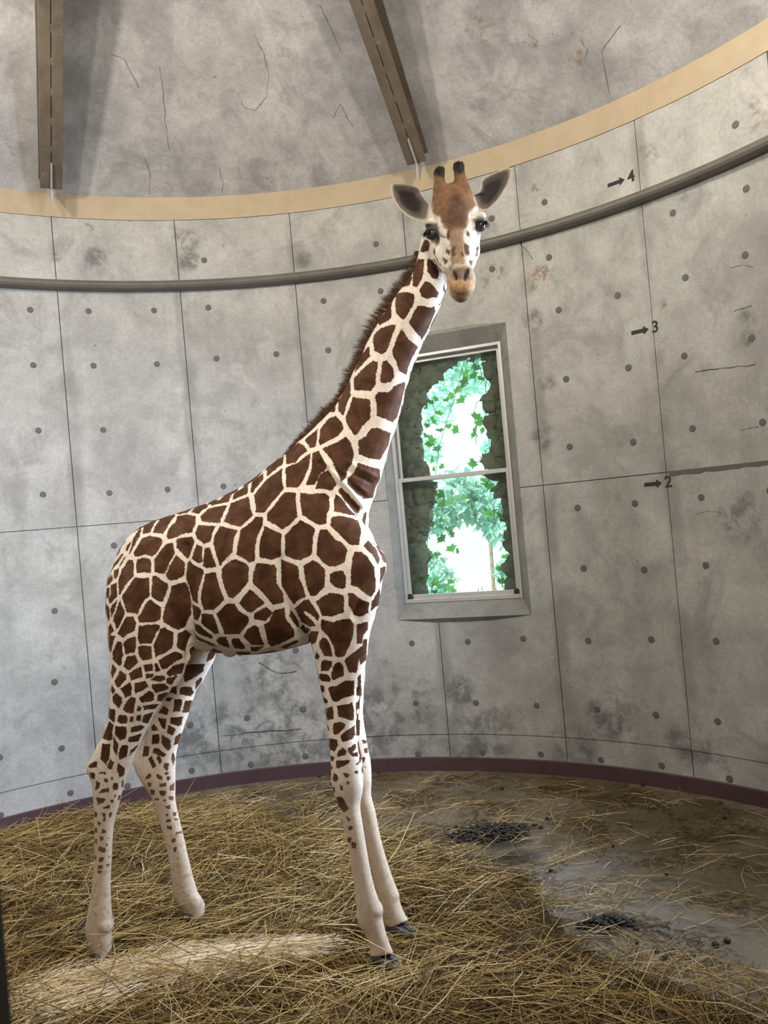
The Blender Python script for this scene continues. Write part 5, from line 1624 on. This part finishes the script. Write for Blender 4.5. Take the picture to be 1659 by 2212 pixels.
M['straw'] = None
N = NT('straw')
v = N.attr('straw_v').outputs['Fac']
pos = N.coord()
c = N.mix(N.ss(v, 0.0, 0.45), (0.034, 0.020, 0.006), (0.175, 0.104, 0.029))
c = N.mix(N.ss(v, 0.45, 0.8), c, (0.44, 0.30, 0.102))
c = N.mix(N.ss(v, 0.8, 1.15), c, (0.72, 0.56, 0.29))
c = N.mix(N.ss(v, 1.15, 1.5), c, (0.86, 0.74, 0.56))
c = N.mix(N.math('MULTIPLY', N.ss(N.noise(pos, 60, 2), 0.5, 0.75), 0.35), c, (0.20, 0.12, 0.05))
M['straw'] = N.done(N.bsdf(c, 0.55, spec=0.35))
M['hay_base'] = None
N = NT('trodden_hay')
pos = N.coord()
n1 = N.noise(N.scale(pos, (9, 26, 10)), 3.0, 6, 0.7, 0.5)
c = N.mix(N.ss(n1, 0.35, 0.68), (0.025, 0.015, 0.005), (0.12, 0.074, 0.024))  # shade of the gaps between stalks put into the base colour
M['hay_base'] = N.done(N.bsdf(c, 0.9, N.bump(n1, 0.8, 0.02), spec=0.2))

# the matted lower layer: a low mound mesh
gx = np.arange(-3.1, 1.75, 0.035); gy = np.arange(2.1, 6.2, 0.035)
XX, YY = np.meshgrid(gx, gy, indexing='ij')
PP = np.stack([XX.ravel(), YY.ravel()], 1)
inroom = np.hypot(PP[:, 0] - CX, PP[:, 1] - CY) < RAD - 0.015
dd = hay_in(PP)
ok = inroom & (dd > -0.03)
hh = hay_height(PP)
idm = -np.ones(len(PP), int); idm[ok] = np.arange(ok.sum())
V_ = np.column_stack([PP[ok], np.maximum(hh[ok], 0.0) * 0.85 + 0.002])
ny_ = len(gy)
I2 = idm.reshape(len(gx), ny_)
F_ = []
for i in range(len(gx) - 1):
    for j in range(ny_ - 1):
        q = (I2[i, j], I2[i + 1, j], I2[i + 1, j + 1], I2[i, j + 1])
        if min(q) >= 0: F_.append(tuple(int(k) for k in q))
hay = link('hay_bed', mesh('hay_bed', V_, F_, True), M['hay_base'])
tag(hay, 'thick bed of golden hay spread under the giraffe', 'hay', kind='stuff')


def straw_mesh(name, P, Z, ang, tilt, L, W, val, curl):
    """n three-sided stalks of three rings each, built with numpy"""
    n = len(P)
    d = np.stack([np.cos(ang) * np.cos(tilt), np.sin(ang) * np.cos(tilt), np.sin(tilt)], 1)
    s = np.stack([-np.sin(ang), np.cos(ang), np.zeros(n)], 1)
    u = np.cross(d, s)
    c = np.column_stack([P, Z])
    rings = []
    for t, wf in ((-.5, .8), (0.0, 1.0), (.5, .55)):
        m_ = c + d * (t * L)[:, None] + (s * (curl * (0.25 - t * t) * L * 0.9)[:, None]) + u * ((0.25 - t * t) * L * 0.10)[:, None]
        for a in (math.pi / 2, math.pi / 2 + 2.094, math.pi / 2 + 4.189):
            rings.append(m_ + s * (W * wf * math.cos(a))[:, None] + u * (W * wf * math.sin(a))[:, None])
    V = np.stack(rings, 1).reshape(-1, 3)
    V[:, 2] = np.maximum(V[:, 2], 0.0015)
    quads = []
    for r in (0, 3):
        for k in range(3):
            q = (k + 1) % 3
            quads.append((r + k, r + q, r + 3 + q, r + 3 + k))
    quads = np.array(quads)
    Fq = (quads[None] + (np.arange(n) * 9)[:, None, None]).reshape(-1, 4)
    me = bpy.data.meshes.new(name)
    me.vertices.add(len(V)); me.vertices.foreach_set('co', V.ravel())
    me.loops.add(Fq.size); me.loops.foreach_set('vertex_index', Fq.ravel())
    me.polygons.add(len(Fq)); me.polygons.foreach_set('loop_start', np.arange(len(Fq)) * 4)
    me.update(calc_edges=True)
    at = me.attributes.new('straw_v', 'FLOAT', 'POINT')
    at.data.foreach_set('value', np.repeat(val, 9).astype(np.float32))
    return me


def scatter(n, poly_test, box):
    out = []
    got = 0
    while got < n:
        p = np.column_stack([RNG.uniform(box[0], box[1], n), RNG.uniform(box[2], box[3], n)])
        k = poly_test(p)
        out.append(p[k]); got += k.sum()
    return np.concatenate(out)[:n]


def keep_hay(p):
    d = hay_in(p)
    r = np.hypot(p[:, 0] - CX, p[:, 1] - CY) < RAD - 0.10
    prob = np.clip(0.10 + d * 3.2, 0, 1)
    return r & (d > -0.05) & (RNG.uniform(0, 1, len(p)) < prob)


BOX = (-2.9, 1.6, 2.3, 6.1)
# fine trodden hay, then longer stalks on top; they lie in swathes that turn slowly
for nm, n, l0, l1, w0, zlo, zhi, vmu, vsd in (('fine_hay', 98000, .05, .17, .0012, .0, .022, .28, .22), ('stalk', 12500, .12, .36, .0016, .012, .034, .58, .30), ('stalk', 1950, .20, .55, .0021, .028, .045, .78, .18)):
    P = scatter(n, keep_hay, BOX)
    h = hay_height(P)
    sw = vnoise(P, 1.1, 7.0) * 2.6 + vnoise(P, 4.0, 1.0) * 1.2
    ang = sw + RNG.normal(0, .75, n) + 0.15
    clump = vnoise(P, 3.0, 5.0)
    shade = vnoise(P, 1.3, 11.0)
    L = RNG.uniform(l0, l1, n) * np.clip(1 + .3 * clump, .6, 1.4)
    tilt = RNG.normal(0, .16, n)
    Z = h + RNG.uniform(zlo, zhi, n) + np.abs(np.sin(tilt)) * L * .42
    val = RNG.normal(vmu, vsd, n) + .22 * shade
    mn = straw_mesh(nm, P, Z, ang, tilt, L, np.full(n, w0) * RNG.uniform(.7, 1.4, n), val, RNG.normal(0, .22, n))
    o = link(nm, mn, M['straw'], hay); o['kind'] = 'stuff'

# a pale bundle of straight rice straw in front of the giraffe's feet
n = 1500
A = at_z(665, 2062, 0.05); B_ = at_z(360, 2105, 0.05)
t = RNG.beta(1.4, 1.2, n)
side = RNG.normal(0, 1, n)
axis = np.array([B_.x - A.x, B_.y - A.y]); ln_ = np.linalg.norm(axis); axis /= ln_
perp = np.array([-axis[1], axis[0]])
spread = 0.040 + 0.050 * t
P = np.array([A.x, A.y]) + axis * (t * ln_)[:, None] + perp * (side * spread)[:, None]
Z = hay_height(P) + 0.035 + 0.030 * np.exp(-side ** 2 / 2) * RNG.uniform(0, 1, n)
ang = math.atan2(axis[1], axis[0]) + side * .10 + RNG.normal(0, .13, n)
sheaf = link('straw_bundle', straw_mesh('straw_bundle', P, Z, ang, RNG.normal(0, .05, n), RNG.uniform(.22, .42, n), RNG.uniform(.0013, .0022, n), RNG.normal(1.45, .2, n), RNG.normal(0, .12, n)), M['straw'])
tag(sheaf, 'pale combed bundle of straw lying left of the front hooves', 'straw', kind='stuff')
n = 900
A = at_z(330, 2100, 0.06); B_ = at_z(60, 2190, 0.06)
t = RNG.uniform(0, 1, n); side = RNG.normal(0, 1, n)
axis = np.array([B_.x - A.x, B_.y - A.y]); ln_ = np.linalg.norm(axis); axis /= ln_; perp = np.array([-axis[1], axis[0]])
P = np.array([A.x, A.y]) + axis * (t * ln_)[:, None] + perp * (side * .10)[:, None]
o = link('pale_stalk', straw_mesh('pale_stalk', P, hay_height(P) + RNG.uniform(.03, .055, n), math.atan2(axis[1], axis[0]) + RNG.normal(0, .28, n), RNG.normal(0, .10, n), RNG.uniform(.2, .4, n), RNG.uniform(.0012, .002, n), RNG.normal(1.25, .25, n), RNG.normal(0, .2, n)), M['straw'], sheaf)
o['kind'] = 'stuff'

# loose stalks blown over the bare floor
def keep_floor(p):
    d = hay_in(p)
    r = np.hypot(p[:, 0] - CX, p[:, 1] - CY) < RAD - 0.12
    prob = np.exp(-np.maximum(-d, 0) / 0.42) * .9 + 0.06
    cl = vnoise(p, 2.6, 3.0)
    return r & (d < 0.03) & (RNG.uniform(0, 1, len(p)) < prob * np.clip(.45 + 1.5 * cl, 0.05, 1))


n = 2300
P = scatter(n, keep_floor, (-1.6, 2.3, 2.8, 6.2))
L = RNG.gamma(2.2, .055, n) + .025
tilt = np.abs(RNG.normal(0, .05, n))
val = RNG.normal(.78, .32, n)
loose = link('loose_straw', straw_mesh('loose_straw', P, 0.004 + np.sin(tilt) * L * .5 + RNG.uniform(0, .012, n), RNG.uniform(0, 2 * math.pi, n), tilt, L, RNG.uniform(.0010, .0020, n), val, RNG.normal(0, .3, n)), M['straw'])
tag(loose, 'loose straw stalks strewn over the bare floor on the right', 'straw', kind='stuff')
# fine chaff in drifts
n = 9000
P = scatter(n, lambda p: (hay_in(p) < 0.05) & (np.hypot(p[:, 0] - CX, p[:, 1] - CY) < RAD - .06) & (vnoise(p, 3.1, 8.0) > RNG.uniform(-.15, .75, len(p))), (-1.6, 2.3, 2.8, 6.3))
o = link('chaff', straw_mesh('chaff', P, RNG.uniform(.002, .006, n), RNG.uniform(0, 6.3, n), np.zeros(n), RNG.uniform(.015, .07, n), RNG.uniform(.0007, .0013, n), RNG.normal(.15, .25, n), RNG.normal(0, .4, n)), M['straw'], loose)
o['kind'] = 'stuff'

# droppings
M['dung'] = mat_paint('dark_dung', (0.020, 0.017, 0.013), 0.6, 0.5, nscale=40)


def pellet_bm(bm, c, r):
    rr = bmesh.ops.create_icosphere(bm, subdivisions=1, radius=r)
    for v in rr['verts']:
        k = 1 + .18 * mnoise.noise(v.co * 60 + Vector(c) * 9)
        v.co = Vector((v.co.x * 1.15 * k, v.co.y * k, v.co.z * .85 * k)) + Vector(c)


for (cx_, cy_), sx, sy, npel, lab in (((1062, 1800), .17, .10, 260, 'large dark heap of droppings on the wet floor beyond the hooves'), ((1308, 1998), .085, .035, 90, 'small dark heap of droppings among straw on the right floor')):
    b = bmesh.new()
    c0 = at_z(cx_, cy_, 0)
    for i in range(npel):
        gx_, gy_ = random.gauss(0, .5), random.gauss(0, .5)
        hz = max(0, 1 - (gx_ ** 2 + gy_ ** 2)) * .03
        pellet_bm(b, (c0.x + gx_ * sx * 1.3, c0.y + gy_ * sy * 1.3, .008 + random.random() * hz), random.uniform(.009, .014))
    root = empty('dung_heap', (c0.x, c0.y, 0), lab, 'droppings')
    link('droppings', bm_mesh('droppings', b, True), M['dung'], root)['kind'] = 'stuff'
b = bmesh.new(); pellet_bm(b, (0, 0, 0), .013)
pel = bm_mesh('dung_pellet', b, True); pel.materials.append(M['dung'])
for px, py, lab in [
        (690, 1676, 'dropping by the baseboard left of the front knees'), (818, 1668, 'dropping by the baseboard just right of the front knees'), (706, 1748, 'dropping on the bare floor left of the front shins'),
        (1085, 1703, 'dropping below the baseboard straight under the window'), (1167, 1700, 'leftmost of three droppings in a row below the window'), (1180, 1702, 'middle one of three droppings in a row below the window'),
        (1195, 1707, 'rightmost of three droppings in a row below the window'), (1182, 1768, 'dropping on the bare floor right behind the large dark heap'), (1387, 1695, 'dropping at the foot of the baseboard on the right'),
        (1325, 1826, 'lone dropping on the bare floor right of the large heap'), (1565, 1766, 'dropping near the baseboard close to the right edge'), (1440, 1888, 'dropping beside thin straw on the right bare floor'),
        (1190, 1880, 'dropping at the rim of the hay below the large heap'), (1375, 2033, 'dropping just below the small dark heap'), (1418, 2052, 'dropping second below the small dark heap, towards the right'),
        (1435, 2068, 'lowest dropping below the small dark heap'), (1490, 2066, 'dropping between the small heap and the right edge, lower one'), (1545, 2040, 'faint dropping near the right edge, left of a pair'), (1571, 2032, 'round black dropping near the right edge of the floor')]:
    p = at_z(px, py, 0.010)
    o = link('dung_pellet', pel); o.location = p
    s = random.uniform(.8, 1.25); o.scale = (s, s, s * .9); o.rotation_euler = (0, 0, random.random() * 6)
    tag(o, lab, 'dropping', 'single droppings scattered on the bare floor')

# the dark post of the visitor barrier, close to the lens
b = bmesh.new()
q = at_y(34, 2212, 0.365)
ed = at_y(-160, 2212, 0.34)
w_ = 0.05
add_box(b, Matrix.Translation((q.x - w_ / 2, 0.34, 1.15)), (w_, 0.05, 2.3), (0, 0, 0), 0.004)
post = link('barrier_post', bm_mesh('barrier_post', b), M['post'])
tag(post, 'dark square barrier post close at the left edge', 'post')
